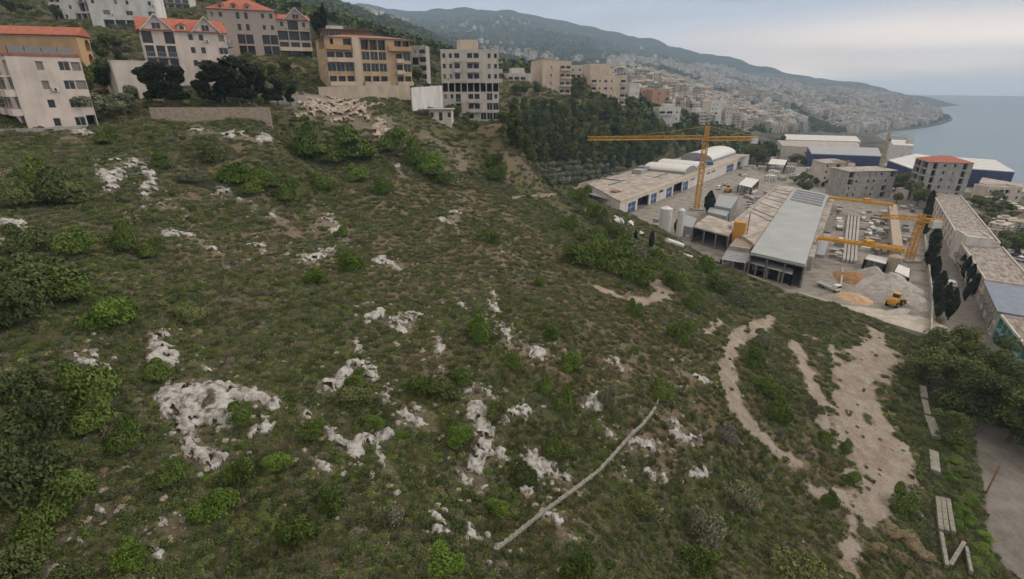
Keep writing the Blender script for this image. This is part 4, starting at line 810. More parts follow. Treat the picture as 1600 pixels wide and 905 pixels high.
house('white_house', 'white house with open lower storeys on the bank above the crane', (1030,170,338), (1064,340), 10, 3, 4.0, ['BBw','w.w','OwO'], left=['w.','ww','O.'], right=['RR','RR','OO'], wm='white', extras=[('box',.3,.2,.8,.8,2.8,'white')], seed=38)
house('white_house', 'white four storey house standing clear in the town right of the beige tower', (1112,160,430), (1130,434), 11, 4, 3.5, ['ww.','ww.','BB.','ww.'], right=['RR','RR','RR','RR'], wm='white', seed=39)
house('house', 'grey white house below the lone white four storey one', (1136,168,450), (1146,452), 9, 3, 3.3, ['ww','ww','ww'], wm='greystone', seed=40)
# ---- works area beyond the yard
house('red_roof_block', 'grey concrete block with a red hipped roof and open stair frame', (1452,253,222), (1522,218), 13, 6, 3.05, ['.O.w.w.O.','.O.w.w.O.','.O.w.w.O.','.O.w.w.O.','.O.w.w.O.','.w.w.w.O.'], left=['OO','OO','OO','OO','OO'], wm='conc', roof='pitched', rm='tile', rh=2.2, seed=50)
house('grey_apartment_block', 'grey apartment block with a pale hipped roof and dark square openings', (1328,268,235), (1402,238), 12, 4, 3.15, ['Ow.www.O','Ow.ww.w.','ww.ww.O.','ww.ww.O.'], wm='conc', roof='pitched', rm='roofconc', rh=1.2, seed=51)
house('cream_house', 'cream white house with several small hipped roofs left of the grey block', (1290,255,262), (1332,262), 12, 4, 3.05, ['w.B.w','w.B.w','w.B.w','O.w.O'], wm='greystone', roof='pitched', rm='roofconc', rh=1.5, seed=52)
house('low_house', 'low pale house by the red roofed block, far right', (1545,295,232), (1598,232), 8, 2, 2.9, ['w.BB.w','w.LL.w'], wm='pinkwhite', seed=53)
house('low_house', 'flat roofed pale workshop behind the far end of the terrace row', (1420,300,235), (1448,238), 6, 1, 3, ['w.w'], wm='greystone', seed=54)
# ---- walls, road edge
def wall_run(name, label, pts, h, th, m, down=2.5, cat='wall', group=None):
    mb = MB(); P0 = Vector(pts[0])
    for a, b_ in zip(pts[:-1], pts[1:]):
        a, b_ = Vector(a), Vector(b_); d = (b_-a); d.z = 0; n = Vector((-d.y, d.x, 0)).normalized()*th/2
        v = []
        for p in (a, b_):
            for s in (-1, 1): v += [p+n*s+Vector((0,0,-down))-P0, p+n*s+Vector((0,0,h))-P0]
        mb.add([tuple(q) for q in v], [(0,1,5,4),(2,6,7,3),(1,3,7,5),(0,4,6,2),(0,2,3,1),(4,5,7,6)])
    return tag(mb.build(name, m, loc=P0), label, cat, group)
M['stonewall'] = mat('rough_stone_wall', (.28,.22,.165), (.46,.38,.30), 2.4, .95, .8, 5, detail=7)
pts = [wuvt(233,168,98), wuvt(330,168,101), wuvt(421,168,104)]
wall_run('retaining_wall', 'long beige stone retaining wall below the dark pines', pts, 0, .5, M['stonewall'], 4.6)
pts = [wuvt(497,136,139), wuvt(560,134,142), wuvt(640,133,147)]
wall_run('terrace_wall', 'cream terrace wall in front of the yellow apartment house', pts, 0, .3, M['cream'], 4.0)
pts = [wuvt(642,137,140), wuvt(690,134,152)]
wall_run('white_retaining_wall', 'tall white retaining wall left of the white tower block', pts, 0, .35, M['white'], 7.5)
pts = [gnd(0,207), gnd(60,206), gnd(135,201)]
wall_run('low_wall', 'low pale kerb wall at the foot of the pinkish white house', pts, .5, .3, M['conc'], 1)
pts = [at(742,313,6), at(800,303,6), at(868,299,6), at(903,291,6), at(1010,262,6)]
pts = [tuple(hit(u, v+6)[0]) for u, v in [(800,306),(868,300),(900,294)]]+[at(905,289,5.5), at(1010,261,5.5)]
wall_run('boundary_wall', 'long pale boundary wall between the olive rows and the white warehouse', pts, .75, .25, M['stonewall'], 4)
# ---- cars
CARM = {c: mat('car_paint_'+c, v, rough=.3, spec=.6) for c, v in dict(white=(.62,.62,.62), silver=(.35,.36,.37), dark=(.03,.032,.035), red=(.30,.03,.02), blue=(.05,.09,.20)).items()}
_cm = {}
def car(x, y, z, rz, colr, label, group, van=False):
    k = (colr, van)
    if k not in _cm:
        b = MB(); hh = 1.35 if van else .85; prof = [(-2.1,.35),(2.1,.35),(2.15,.7),(1.3,.88),(.7 if not van else 1.1,1.42 if not van else 1.9),(-1.2 if not van else -2.05,1.42 if not van else 1.9),(-1.9 if not van else -2.12,.92),(-2.15,.8)]
        n = len(prof); 
        v = [(p[0], -.86, p[1]) for p in prof]+[(p[0], .86, p[1]) for p in prof]; b.add(v, [tuple(range(n)), tuple(range(2*n-1, n-1, -1))]+[(i, n+i, n+(i+1)%n, (i+1)%n) for i in range(n)])
        g = MB(); t = 1.36 if not van else 1.8
        for s in (-1, 1): g.add([(1.12,s*.87,.93),(.62 if not van else 1.0,s*.87,t),(-1.1,s*.87,t),(-1.6,s*.87,.95)], [(0,1,2,3) if s > 0 else (3,2,1,0)])
        g.add([(1.32,-.75,.92),(1.32,.75,.92),(.74 if not van else 1.14,.7,t),(.74 if not van else 1.14,-.7,t)], [(0,1,2,3)]); g.add([(-1.94,-.75,.95),(-1.24 if not van else -2.13,-.7,t),(-1.24 if not van else -2.13,.7,t),(-1.94,.75,.95)], [(0,1,2,3)])
        w = MB(); w.tube((0,-.1,0),(0,.1,0),.33,12)
        _cm[k] = (b.mesh('body', CARM[colr]), g.mesh('car_windows', M['glass']), w.mesh('wheel', M['rubber']))
    bd, gl, wh = _cm[k]; r = empty('parked_van' if van else 'parked_car', (x, y, z), rz); tag(r, label, 'van' if van else 'car', group)
    link('body', bd, r); link('windows', gl, r)
    for a, s in ((1.35,-.8),(1.35,.8),(-1.35,-.8),(-1.35,.8)): link('wheel', wh, r, (a, s, .33))
    return r
for u, v, c in [(139,50,'dark'),(150,51,'dark'),(161,52,'silver'),(175,52,'dark'),(190,53,'dark')]:
    p = wuvt(u, v, 150); car(p[0], p[1], gz(p[0],p[1])+.02, R(80), c, 'parked car among others below the white apartment house, top left', 'cars below the white apartment house')
p = gnd(604,147); car(p[0], p[1], p[2]+.03, R(15), 'dark', 'dark car parked on the upper road by the cream terrace wall', None)
p = gnd(519,152); car(p[0], p[1], p[2]+.03, R(40), 'silver', 'silver car on the upper road under the yellow house entrance', None)
for u in (662,672,682): p = wuvt(u,131,160); car(p[0], p[1], max(gz(p[0],p[1])+.02, p[2]-1.4), R(5), 'silver' if u != 672 else 'dark', 'car parked on the terrace behind the tall white retaining wall', 'cars behind the white retaining wall')
tree_px(500, 60, 42, 'cypress', 'broad dark cypress by the brown roofed house, shorter of two', None, 'cypress_tree', wf=2.2)
p = wuvt(508, 50, 165); tree(p[0], p[1], 9, 'cypress', 'slender tall cypress beside the brown roofed house', None, 'cypress_tree', z=p[2])
for (u, v, h, lm) in [(655,128,24,'mid'),(668,126,20,'mid'),(645,125,18,'dark'),(680,120,22,'grey'),(840,150,20,'dark'),(903,155,26,'dark'),(912,140,24,'grey'),(897,160,22,'dark'),(985,176,16,'dark'),(1078,197,22,'dark'),(1084,200,18,'dark'),(820,150,20,'mid'),(806,150,22,'mid'),(1020,182,14,'dark'),(390,112,26,'mid'),(410,120,26,'mid'),(430,128,30,'mid'),(450,118,26,'mid'),(398,132,30,'dark'),(462,140,26,'mid'),(440,146,26,'dark'),(20,26,30,'dark'),(45,24,28,'mid'),(110,30,20,'dark'),(95,32,24,'dark'),(160,38,14,'dark'),(178,38,14,'dark'),(715,186,22,'mid'),(700,176,14,'mid'),(730,196,18,'mid'),(745,205,18,'mid'),(185,80,26,'dark'),(165,100,40,'dark')]:
    tree_px(u, v, h, 'broad', 'small leafy tree among the houses of the upper slope', 'small trees among the upper houses', 'broadleaf_tree', lm=lm, wf=1.2)
# ------------------------------------------------------------------ works yard
def wall_holes(b, a, c, z0, z1, holes, depth=.5, back=None):
    """wall a->c with rectangular holes (s0,s1,z0,z1) sorted along it; outward side is to the right of a->c"""
    a, c = Vector((a[0],a[1],0)), Vector((c[0],c[1],0)); L = (c-a).length; d = (c-a)/L; n = Vector((d.y, -d.x, 0))
    P = lambda s, z, k=0: tuple(a+d*s+n*k+Vector((0,0,z))); s = 0
    for (s0, s1, h0, h1) in holes:
        b.quad(P(s,z0), P(s0,z0), P(s0,z1), P(s,z1)); b.quad(P(s0,h1), P(s1,h1), P(s1,z1), P(s0,z1))
        if h0 > z0: b.quad(P(s0,z0), P(s1,z0), P(s1,h0), P(s0,h0)); b.quad(P(s0,h0), P(s1,h0), P(s1,h0,-depth), P(s0,h0,-depth))
        b.quad(P(s0,h0), P(s0,h0,-depth), P(s0,h1,-depth), P(s0,h1)); b.quad(P(s1,h0,-depth), P(s1,h0), P(s1,h1), P(s1,h1,-depth)); b.quad(P(s0,h1,-depth), P(s1,h1,-depth), P(s1,h1), P(s0,h1)); s = s1
    b.quad(P(s,z0), P(L,z0), P(L,z1), P(s,z1)); return P, d, n
def shed(name, label, px, z, th=.3, walls='nrfl', wm='white', rm='roofconc', z0=0, group=None, cat='shed', cols=0, over=.0, holes={}, inner=True, zs=None, rib=0, pts=None):
    """px = roof corners near-left, near-right, far-right, far-left seen in the photograph at height z"""
    q = pts or [Vector(at(u, v, z if zs is None else zs[i])) for i, (u, v) in enumerate(px)]; q = [Vector(p) for p in q]; o = q[0].copy(); o.z = z0; q = [p-o for p in q]
    root = empty(name, o); tag(root, label, cat, group); r = MB(); ar = sum(q[i].x*q[(i+1)%4].y-q[(i+1)%4].x*q[i].y for i in range(4))
    if ar < 0: q = [q[1], q[0], q[3], q[2]]; walls = walls.translate(str.maketrans('rl', 'lr'))
    c = sum(q, Vector())/4; qq = [p+(p-c).normalized()*over for p in q]; v = [tuple(p-Vector((0,0,th))) for p in qq]+[tuple(p) for p in qq]
    r.add(v, [(3,2,1,0),(4,5,6,7),(0,1,5,4),(1,2,6,5),(2,3,7,6),(3,0,4,7)])
    if rib:
        for k in range(1, rib): a = qq[0].lerp(qq[3], k/rib); b_ = qq[1].lerp(qq[2], k/rib); r.tube(a+Vector((0,0,.05)), b_+Vector((0,0,.05)), .12, 4)
    r.build('roof', M[rm], root); hz = min(p.z for p in q)-th-.01
    b = MB(); names = {'n': (0,1), 'r': (1,2), 'f': (2,3), 'l': (3,0)}
    for w in 'nrfl':
        i, j = names[w]
        if w in walls: wall_holes(b, q[i], q[j], -3, hz, holes.get(w, []))
    if b.v: b.build('wall', M[wm], root)
    if cols:
        for w in 'nrfl':
            if w in walls: continue
            i, j = names[w]
            for k in range(cols+1): p = q[i].lerp(q[j], k/cols)*.995+c*.005; m = MB(); m.box(p.x-.2,p.y-.2,-2,p.x+.2,p.y+.2,hz); m.build('column', M['concdark'], root)  # columns coloured darker so the open fronts look shaded
    if inner: m = MB(); qi = [p.lerp(c, .02) for p in q]; m.add([(p.x,p.y,.05) for p in qi], [(0,1,2,3)]); m.build('floor_slab', M['concdark'], root)  # dark slab colour also stands in for shade under the roof
    return root, q
# long white warehouse
FL, FR, BL = Vector(at(969,315,6.3)), Vector(at(1171,242,6.3)), Vector(at(917,286,6.3)); dW = (FR-FL).normalized(); nW = Vector((-dW.y, dW.x, 0)); BR = FR+nW*31
def s_on(u, base, d, z):
    a = (u-CU)/F; return (a*(base.y*CO+(H-z)*SI)-base.x)/(d.x-a*d.y*CO)
hl = []; kinds = []
for (u0, u1, z0, z1, k) in [(981,993,0,4.2,'b'),(996,1014,0,4.8,'o'),(1017,1026,0,4.4,'b'),(1030,1037,3.4,4.7,'w'),(1041,1050,0,4.4,'b'),(1052,1066,0,5.0,'o'),(1067,1075,0,4.4,'b'),(1079,1086,3.6,4.6,'w'),(1104,1110,3.6,4.6,'w'),(1112,1118,3.6,4.6,'w'),(1135,1146,0,4.6,'b'),(1152,1157,0,4.2,'o')]:
    hl.append((s_on(u0, FL, dW, (z0+z1)/2), s_on(u1, FL, dW, (z0+z1)/2), z0, z1)); kinds.append(k)
wroot, wq = shed('warehouse', 'long white warehouse with blue gates and a weathered flat roof behind the yellow crane', None, 6.3, .5, 'nrfl', 'white', 'roofconc', 0, None, 'warehouse', holes={'n': hl}, pts=[FL, FR, BR, BL])
def onW(s, w, z): p = FL+dW*s+nW*w; return Vector((p.x, p.y, z))-Vector((FL.x, FL.y, 0))
for (s0, s1, z0, z1), k in zip(hl, kinds):
    b = MB(); dep = .4 if k != 'o' else 3.0
    b.quad(*[tuple(onW(s, dep, z)) for s, z in ((s0,z0),(s1,z0),(s1,z1),(s0,z1))]); b.build('gate' if k != 'w' else 'window', M[{'b': 'bluegate', 'o': 'dark', 'w': 'glass'}[k]], wroot)  # open bays get a near-black sheet that paints in the shade indoors
    if k == 'b':
        b = MB(); b.tube(onW((s0+s1)/2,.35,z0), onW((s0+s1)/2,.35,z1), .12, 4); b.tube(onW(s0,.35,z0+2), onW(s1,.35,z0+2), .1, 4); b.build('gate_frame', M['wmetal'], wroot)
b = MB(); b.add([tuple(onW(s, w, z)) for s, w, z in ((0,-.15,5.3),(184,-.15,5.3),(184,-.15,6.75),(0,-.15,6.75),(0,.35,6.75),(184,.35,6.75),(184,.35,6.3),(0,.35,6.3),(0,.0,5.3),(184,.0,5.3))], [(0,1,2,3),(3,2,5,4),(4,5,6,7),(0,8,9,1)]); b.build('parapet', M['cream'], wroot)
for (s, w, l, d_, h, nm, m) in [(28,20,16,.5,.5,'roof_curb','concdark'),(42,22,.5,9,.4,'roof_curb','concdark'),(60,12,18,.5,.4,'roof_curb','concdark'),(66,22,7,5,2.0,'roof_hut','conc'),(76,24,5,5,2.4,'roof_hut','metal'),(14,9,4,3,.6,'timber_pile','rust'),(6,24,5,3,1.0,'timber_pile','wood')]:
    b = MB(); p = [onW(s,w,6.31), onW(s+l,w,6.31), onW(s+l,w+d_,6.31), onW(s,w+d_,6.31)]; b.prism([(a.x, a.y) for a in p], 6.31, 6.31+h); b.build(nm, M[m], wroot)
def vault(root, s0, s1, w0, w1, h, axis, nm='vault_roof', base=1.2):
    b = MB(); n = 12; v = []; z0 = 6.32
    for e in (0, 1):
        for i in range(n+1):
            t = i/n; a = math.pi*t; z = z0+base+h*math.sin(a)
            if axis == 's': v.append(tuple(onW(s0+(s1-s0)*e, (w0+w1)/2-(w1-w0)/2*math.cos(a), z)))
            else: v.append(tuple(onW((s0+s1)/2-(s1-s0)/2*math.cos(a), w0+(w1-w0)*e, z)))
    b.add(v, [(i,i+1,n+2+i,n+1+i) for i in range(n)]); b.build(nm, M['wmetal'], root, smooth=True)
    b = MB(); m = n+1
    for e in (0, 1):
        vv = [v[e*m+i] for i in range(m)]; lo = [(vv[0][0],vv[0][1],z0),(vv[-1][0],vv[-1][1],z0)]; b.add(vv+[lo[1], lo[0]], [tuple(range(m+2))])
    b.quad((v[0][0],v[0][1],z0), (v[m][0],v[m][1],z0), v[m], v[0]); b.quad((v[m-1][0],v[m-1][1],z0), v[m-1], v[-1], (v[-1][0],v[-1][1],z0)); b.build('vault_wall', M['metal'], root)
vault(wroot, 80, 96, 4, 27, 2.3, 'w'); vault(wroot, 97, 113, 4, 27, 2.3, 'w'); vault(wroot, 134, 181, 8, 27, 3.6, 's')
b = MB(); 
for k in range(5): b.tube(onW(118+k*2.2, 6, 6.3), onW(118+k*2.2, 14, 8.6), .35, 6)
b.box(*[*onW(118,8,6.3)][:2], 6.3, *[*(onW(118,8,6.3)+Vector((6,5,0)))][:2], 8.2); b.build('duct_unit', M['bluegate'], wroot)
shed('lean_to', 'grey lean-to with a dark open front at the near end of the long warehouse', [(914,301),(955,313),(969,307),(921,296)], 4.6, .25, 'fl', 'conc', 'metal', cols=3)
# concrete sheds of the yard
M1, q1 = shed('workshop', 'flat roofed concrete workshop with joints across its roof, left of the grey hall', [(1137,352),(1182,384),(1241,292),(1214,289)], 5.8, .5, 'nrfl', 'conc', 'roofconc', cat='workshop')
for k in (.3,.36,.5,.62,.7,.8,.86):
    a, c = q1[0].lerp(q1[3], k), q1[1].lerp(q1[2], k); b = MB(); b.tube(a.lerp(c,.03)+Vector((0,0,.08)), a.lerp(c,.97)+Vector((0,0,.08)), .16, 4); b.build('roof_joint', M['concdark'], M1)
for k0, k1, f in ((.0,.98,.12),):
    a, c = q1[0].lerp(q1[1], f), q1[3].lerp(q1[2], f); b = MB(); b.tube(a+Vector((0,0,.3)), c+Vector((0,0,.3)), .35, 4); b.build('roof_gutter', M['conc'], M1)
shed('open_shed', 'concrete roofed open shed with a dark interior above the scrub', [(1083,354),(1139,369),(1151,350),(1106,336)], 5.4, .4, 'rfl', 'concdark', 'roofconc', cols=3)
shed('lower_shed', 'low rusty corrugated shed in front of the workshop', [(1127,405),(1165,411),(1180,388),(1141,382)], 3.6, .15, 'rf', 'conc', 'metal', cols=2, rib=9)
shed('block_store', 'small tan roof with rows of blocks between the ochre tank and the hall', [(1140,384),(1172,389),(1182,377),(1150,372)], 4.8, .3, 'nrfl', 'conc', 'stonewall', rib=7)
shed('grey_box_shed', 'grey box shaped shed, the near one of two beside the crane', [(1105,331),(1135,338),(1143,324),(1112,319)], 4.2, .2, 'nrfl', 'metal', 'metal')
shed('grey_box_shed', 'grey box shaped shed, the far and larger one of two beside the crane', [(1116,321),(1142,326),(1154,308),(1124,304)], 5.2, .2, 'nrfl', 'metal', 'metal')
shed('canopy', 'small pale canopy on posts at the far end of the yard', [(1154,288),(1174,293),(1186,281),(1166,277)], 4.0, .25, 'f', 'conc', 'wmetal', cols=2)
shed('canopy', 'small flat white canopy behind the far end of the workshops', [(1200,256),(1226,258),(1230,250),(1205,248)], 5.0, .3, '', 'conc', 'wmetal', cols=2)
shed('blue_box_shed', 'small blue grey shed right of the white silos', [(1066,352),(1082,356),(1089,341),(1072,336)], 3.6, .2, 'nrfl', 'metal', 'metal')
# grey hall
hall, hq = shed('grey_hall', 'long hall with a smooth grey roof, dark open front and louvred roof panels', [(1173,394),(1258,413),(1294,304),(1241,293)], 6.7, .45, 'rfl', 'conc', 'hallroof', cat='hall', cols=3)
for k in range(5):
    f0 = .73+k*.05; a, c = hq[0].lerp(hq[3], f0), hq[1].lerp(hq[2], f0); n_ = (hq[3]-hq[0]).normalized()*2.6; z_ = Vector((0,0,.35)); b = MB(); p = [a.lerp(c,.10), a.lerp(c,.94)]
    b.add([tuple(p[0]), tuple(p[1]), tuple(p[1]+n_+z_), tuple(p[0]+n_+z_), tuple(p[1]+n_), tuple(p[0]+n_)], [(0,1,2,3),(3,2,4,5)]); b.build('roof_louvre', M['solar'], hall)
b = MB(); a, c = hq[0], hq[1]
for k in range(34): p = a.lerp(c, k/33); b.box(p.x-.12,p.y-.35,p.z-.9,p.x+.12,p.y-.1,p.z-.45)
b.tube(a+Vector((0,-.25,-.5)), c+Vector((0,-.25,-.5)), .15, 4); b.build('edge_truss', M['metal'], hall)
shed('front_canopy', 'narrow pale canopy before the open front of the grey hall', [(1165,408),(1238,428),(1240,421),(1172,400)], 3.4, .25, '', 'conc', 'wmetal', cols=4)
# side strip + gantries
def pbox(name, label, u0, v0, u1, v1, wid, z0, z1, m, cat, group=None, zs=None):
    a, c = Vector(at(u0, v0, zs if zs is not None else z1)), Vector(at(u1, v1, zs if zs is not None else z1)); d = (c-a); d.z = 0; n = Vector((-d.y, d.x, 0)).normalized()*wid/2; mid = (a+c)/2; mid.z = z0; b = MB(); b.prism([tuple((p-mid).xy) for p in ((a-n), (c-n), (c+n), (a+n))], 0, z1-z0)
    return tag(b.build(name, m, loc=mid), label, cat, group)
pbox('crane_runway', 'long pinkish concrete runway ledge along the right side of the grey hall', 1262, 400, 1299, 306, 3.0, -.5, 4.2, M['roofconc'], 'runway')
pbox('crane_runway', 'brown dusty runway ledge along the right side of the casting yard', 1403, 384, 1395, 319, 2.6, -.5, 3.6, M['stonewall'], 'runway')
def gantry(label, a, c, z):
    a, c = Vector(at(*a, z)), Vector(at(*c, z)); root = empty('gantry_crane', (a.x, a.y, 0)); tag(root, label, 'gantry crane', 'yellow gantry cranes of the casting yard'); o = Vector((a.x, a.y, 0)); d = (c-a).normalized(); n = Vector((-d.y, d.x, 0))
    for s in (-1, 1):
        b = MB(); v = []
        for p in (a, c):
            for k in (-.28, .28):
                for h in (-.9, .0): v.append(tuple(p-o+n*(s*.85+k)+Vector((0,0,h))))
        b.add(v, [(0,1,5,4),(2,6,7,3),(1,3,7,5),(0,4,6,2),(0,2,3,1),(4,5,7,6)]); b.build('girder', M['yellow'], root)
    for p in (a, c):
        b = MB(); b.tube(p-o-n*1.6+Vector((0,0,-.9)), p-o+n*1.6+Vector((0,0,-.9)), .35, 4); b.build('end_carriage', M['yellow'], root)
        for s in (-1, 1): b = MB(); b.tube(p-o+n*s*.9+Vector((0,0,-1)), p-o+n*s*1.7+Vector((0,0,-p.z)), .22, 6); b.build('leg', M['wmetal'], root)
    m = a.lerp(c, .6)-o; b = MB(); b.box(m.x-1, m.y-1, m.z+.05, m.x+1, m.y+1, m.z+.9); b.build('trolley', M['yellow'], root)
gantry('yellow gantry crane spanning the yard, the nearer of two', (1279,369), (1414,388), 6.3); gantry('yellow gantry crane at the far side of the casting yard', (1296,307), (1396,318), 6.3)
# tower cranes
def lattice(b, p, q, w, step, r=.07, tri=False):
    p, q = Vector(p), Vector(q); d = (q-p).normalized(); up = Vector((0,0,1)) if abs(d.z) < .9 else Vector((1,0,0)); a = d.cross(up).normalized(); c = a.cross(d); L = (q-p).length; n = max(2, int(L/step))
    cs = [(-w/2,0),(w/2,0),(0,w*.95)] if tri else [(-w/2,-w/2),(w/2,-w/2),(w/2,w/2),(-w/2,w/2)]; k = len(cs)
    pt = lambda i, j: p+d*(L*i/n)+a*cs[j][0]+c*cs[j][1]
    for j in range(k): b.tube(pt(0,j), pt(n,j), r*1.5, 4)
    for i in range(n):
        for j in range(k): b.tube(pt(i,j) if i%2 else pt(i,(j+1)%k), pt(i+1,(j+1)%k) if i%2 else pt(i+1,j), r, 3, cap=False); b.tube(pt(i,j), pt(i,(j+1)%k), r, 3, cap=False)
def tower_crane(label, base, zt_, jib, cj, apex, m, mw=1.6, jw=1.3, r=.09, group=None):
    root = empty('tower_crane', base); tag(root, label, 'tower crane', group); o = Vector(base); hgt = zt_-base[2]; J = Vector((jib[0]-base[0], jib[1]-base[1], 0)); jl = J.length; J = J/jl if jl else Vector((1,0,0))
    b = MB(); lattice(b, (0,0,-.5), (0,0,hgt-.8), mw, 1.6, r); b.build('mast', m, root)
    b = MB(); b.box(-2.2,-2.2,-1,2.2,2.2,.7); b.build('base_block', M['conc'], root)
    b = MB(); lattice(b, J*1.0+Vector((0,0,hgt)), J*jl+Vector((0,0,hgt)), jw, 1.5, r*.75, True); b.build('jib', m, root)
    b = MB(); lattice(b, -J*.8+Vector((0,0,hgt)), -J*cj+Vector((0,0,hgt)), jw, 1.5, r*.75); b.build('counter_jib', m, root)
    b = MB(); e = -J*(cj-1.2); b.box(e.x-1.3,e.y-.8,hgt-2.0,e.x+1.3,e.y+.8,hgt+.1); b.build('counterweight', M['wmetal'], root)
    b = MB(); lattice(b, (0,0,hgt-.8), (0,0,hgt+apex), mw*.7, 1.2, r); b.build('apex', m, root)
    for f, L_ in ((J, jl*.62), (-J, cj*.85)): b = MB(); b.tube((0,0,hgt+apex), f*L_+Vector((0,0,hgt+jw*.9)), .06, 4); b.build('tie_rod', m, root)
    b = MB(); n = Vector((-J.y, J.x, 0))*-1.3; b.box(n.x-.7,n.y-.7,hgt-2.2,n.x+.7,n.y+.7,hgt-.2); c = b.build('cab', M['wmetal'], root); b = MB(); b.box(n.x-.6,n.y-.72,hgt-1.6,n.x+.6,n.y-.705,hgt-.7); b.build('cab_window', M['glass'], c)
    return root
bs = at(1088,328); tower_crane('tall yellow tower crane with a long jib reaching left over the pine wood', bs, 29.2, (30,210.5), 22, 5, M['yellow'], 1.7, 1.4, .11)
bs = at(1420,408); tower_crane('short yellow tower crane at the right edge of the casting yard', bs, 12.7, (bs[0]-10,bs[1]+3), 5, 1.8, M['yellow'], 1.5, 1.1, .12)
M['palecrane'] = mat('faded_crane_paint', (.40,.33,.20), rough=.7); bs = at(1365,303); tower_crane('pale slender tower crane before the grey apartment block', bs, 26.5, (bs[0]-12,bs[1]+16), 10, 2.5, M['palecrane'], 1.3, 1.0, .08)
M['redcrane'] = mat('dull_red_crane_paint', (.36,.20,.13), rough=.7); bs = at(1314,300); tower_crane('dull red mast of a small crane left of the grey apartment block', bs, 14, (bs[0]-4,bs[1]+6), 3, 1.5, M['redcrane'], 1.3, .8, .09)
# tanks and silos
def silo(label, u, v, r, h, m, cone=True):
    p = at(u, v, 0); rt = empty('silo', p); tag(rt, label, 'silo'); b = MB(); b.tube((0,0,1.2), (0,0,h), r, 20); b.build('tank', m, rt, smooth=False); b = MB(); b.tube((0,0,h+.005), (0,0,h+.8), r*.97, 20, .25); b.build('cap', m, rt)
    for k in range(4): a = k*1.571+.78; b = MB(); b.tube((r*.8*math.cos(a), r*.8*math.sin(a), -1.5), (r*.8*math.cos(a), r*.8*math.sin(a), 1.3), .15, 5); b.build('leg', M['metal'], rt)
silo('fat white silo standing at the edge of the scrub', 1037, 366, 2.1, 9.4, M['wmetal']); silo('slimmer white silo right of the fat one', 1060, 374, 1.15, 10.2, M['wmetal'])
p = at(1150, 392, 0); rt = empty('ochre_tank', p, R(-35)); tag(rt, 'tall boxy ochre cement tank standing above the sheds', 'tank'); b = MB(); b.box(-1.7,-1.3,1.5,1.7,1.3,9.6); b.build('tank', M['orange'], rt)
for k in range(4): b = MB(); b.box(-1.6+(k%2)*3.0,-1.2+(k//2)*2.2,-1,-1.4+(k%2)*3.0,-1.0+(k//2)*2.2,1.5); b.build('leg', M['rust'], rt)
b = MB(); b.tube((2.3,0,-1), (2.3,0,12.5), .16, 6); b.build('pipe', M['rust'], rt)
b = MB(); b.tube((0,0,0), (0,0,4.6), 1.7, 14); b.tube((0,0,4.6), (0,0,5.2), 1.7, 14, .5); tag(b.build('tan_tank', M['stonewall'], loc=at(1393,425)), 'stout tan tank beside the small white roofed shed', 'tank')
shed('small_shed', 'small white roofed open shed at the near end of the right gantry', [(1398,424),(1420,433),(1422,420),(1404,413)], 3.6, .25, 'f', 'conc', 'wmetal', cols=1)
shed('small_shed', 'low pale roof beside the heap, left of the tan tank', [(1352,404),(1384,412),(1388,404),(1357,397)], 3.2, .25, 'f', 'conc', 'wmetal', cols=2)
# heaps
def heap(label, u, v, rx, ry, h, m, rz=0, seed=0, name='gravel_heap', pw=1.15, cat='heap'):
    c = at(u, v, 0); nr, na = 26, 72; vs = []; fs = []
    for i in range(nr+1):
        for j in range(na):
            a = 2*math.pi*j/na; f = i/nr*1.1; x, y = rx*f*math.cos(a), ry*f*math.sin(a); vs.append((x, y, f))
    A_ = np.array(vs); w = 1+.35*(fbm(A_[:,0]+seed*7, A_[:,1], max(rx, ry)*.6, 3, seed)-.5); z = h*np.clip(1-A_[:,2]**pw/w, -.1, 1)*(.85+.3*fbm(A_[:,0]+seed*3, A_[:,1], 1.6, 4, seed+1))+(fbm(A_[:,0], A_[:,1], .7, 3, seed+5)-.5)*.12
    vs = [(a, b_, c_) for a, b_, c_ in zip(A_[:,0], A_[:,1], z)]
    for i in range(nr):
        for j in range(na): fs.append((i*na+j, i*na+(j+1)%na, (i+1)*na+(j+1)%na, (i+1)*na+j))
    b = MB(); b.add(vs, fs); return tag(b.build(name, m, loc=(c[0], c[1], 0), rot=(0,0,rz), smooth=True), label, cat)
M['gravel'] = mat('grey_gravel', (.27,.25,.23), (.45,.42,.39), 1.2, .95, .6, 9, detail=8); M['sand'] = mat('orange_sand', (.36,.22,.12), (.52,.37,.25), .8, .95, .4, 9); M['earth'] = mat('brown_earth', (.20,.105,.045), (.34,.19,.09), .9, .95, .5, 8)
heap('big pale grey gravel heap behind the wheel loader', 1388, 450, 7.8, 7.0, 4.4, M['gravel'], R(20), 3); heap('long spur of pale gravel running back from the big heap', 1364, 434, 3.2, 5.5, 3.4, M['gravel'], R(15), 5)
heap('brown orange earth heap left of the gravel', 1333, 436, 4.6, 6.0, 2.0, M['earth'], 0, 8, 'earth_heap'); heap('orange sand spread below the brown earth heap', 1334, 466, 3.6, 4.5, 1.2, M['sand'], R(20), 9, 'sand_heap')
heap('low curved gravel bank in front of the wheel loader', 1398, 489, 5.2, 1.5, 1.0, M['gravel'], R(25), 12); heap('pale dusty gravel bank along the right border of the yard', 1432, 470, 2.5, 7, 1.2, M['gravel'], R(-25), 14)
M['dust'] = mat('pale_dust', (.33,.285,.24), (.46,.41,.36), .5, .95, .4, 6)
heap('pale dusty spoil spread over the near corner of the yard', 1392, 500, 12, 6.5, .35, M['dust'], R(-30), 22, 'spoil_spread')
pbox('block_wall', 'thin grey block wall dividing the paved apron from the earth heap', 1317, 418, 1314, 446, .4, -.2, .9, M['conc'], 'wall')
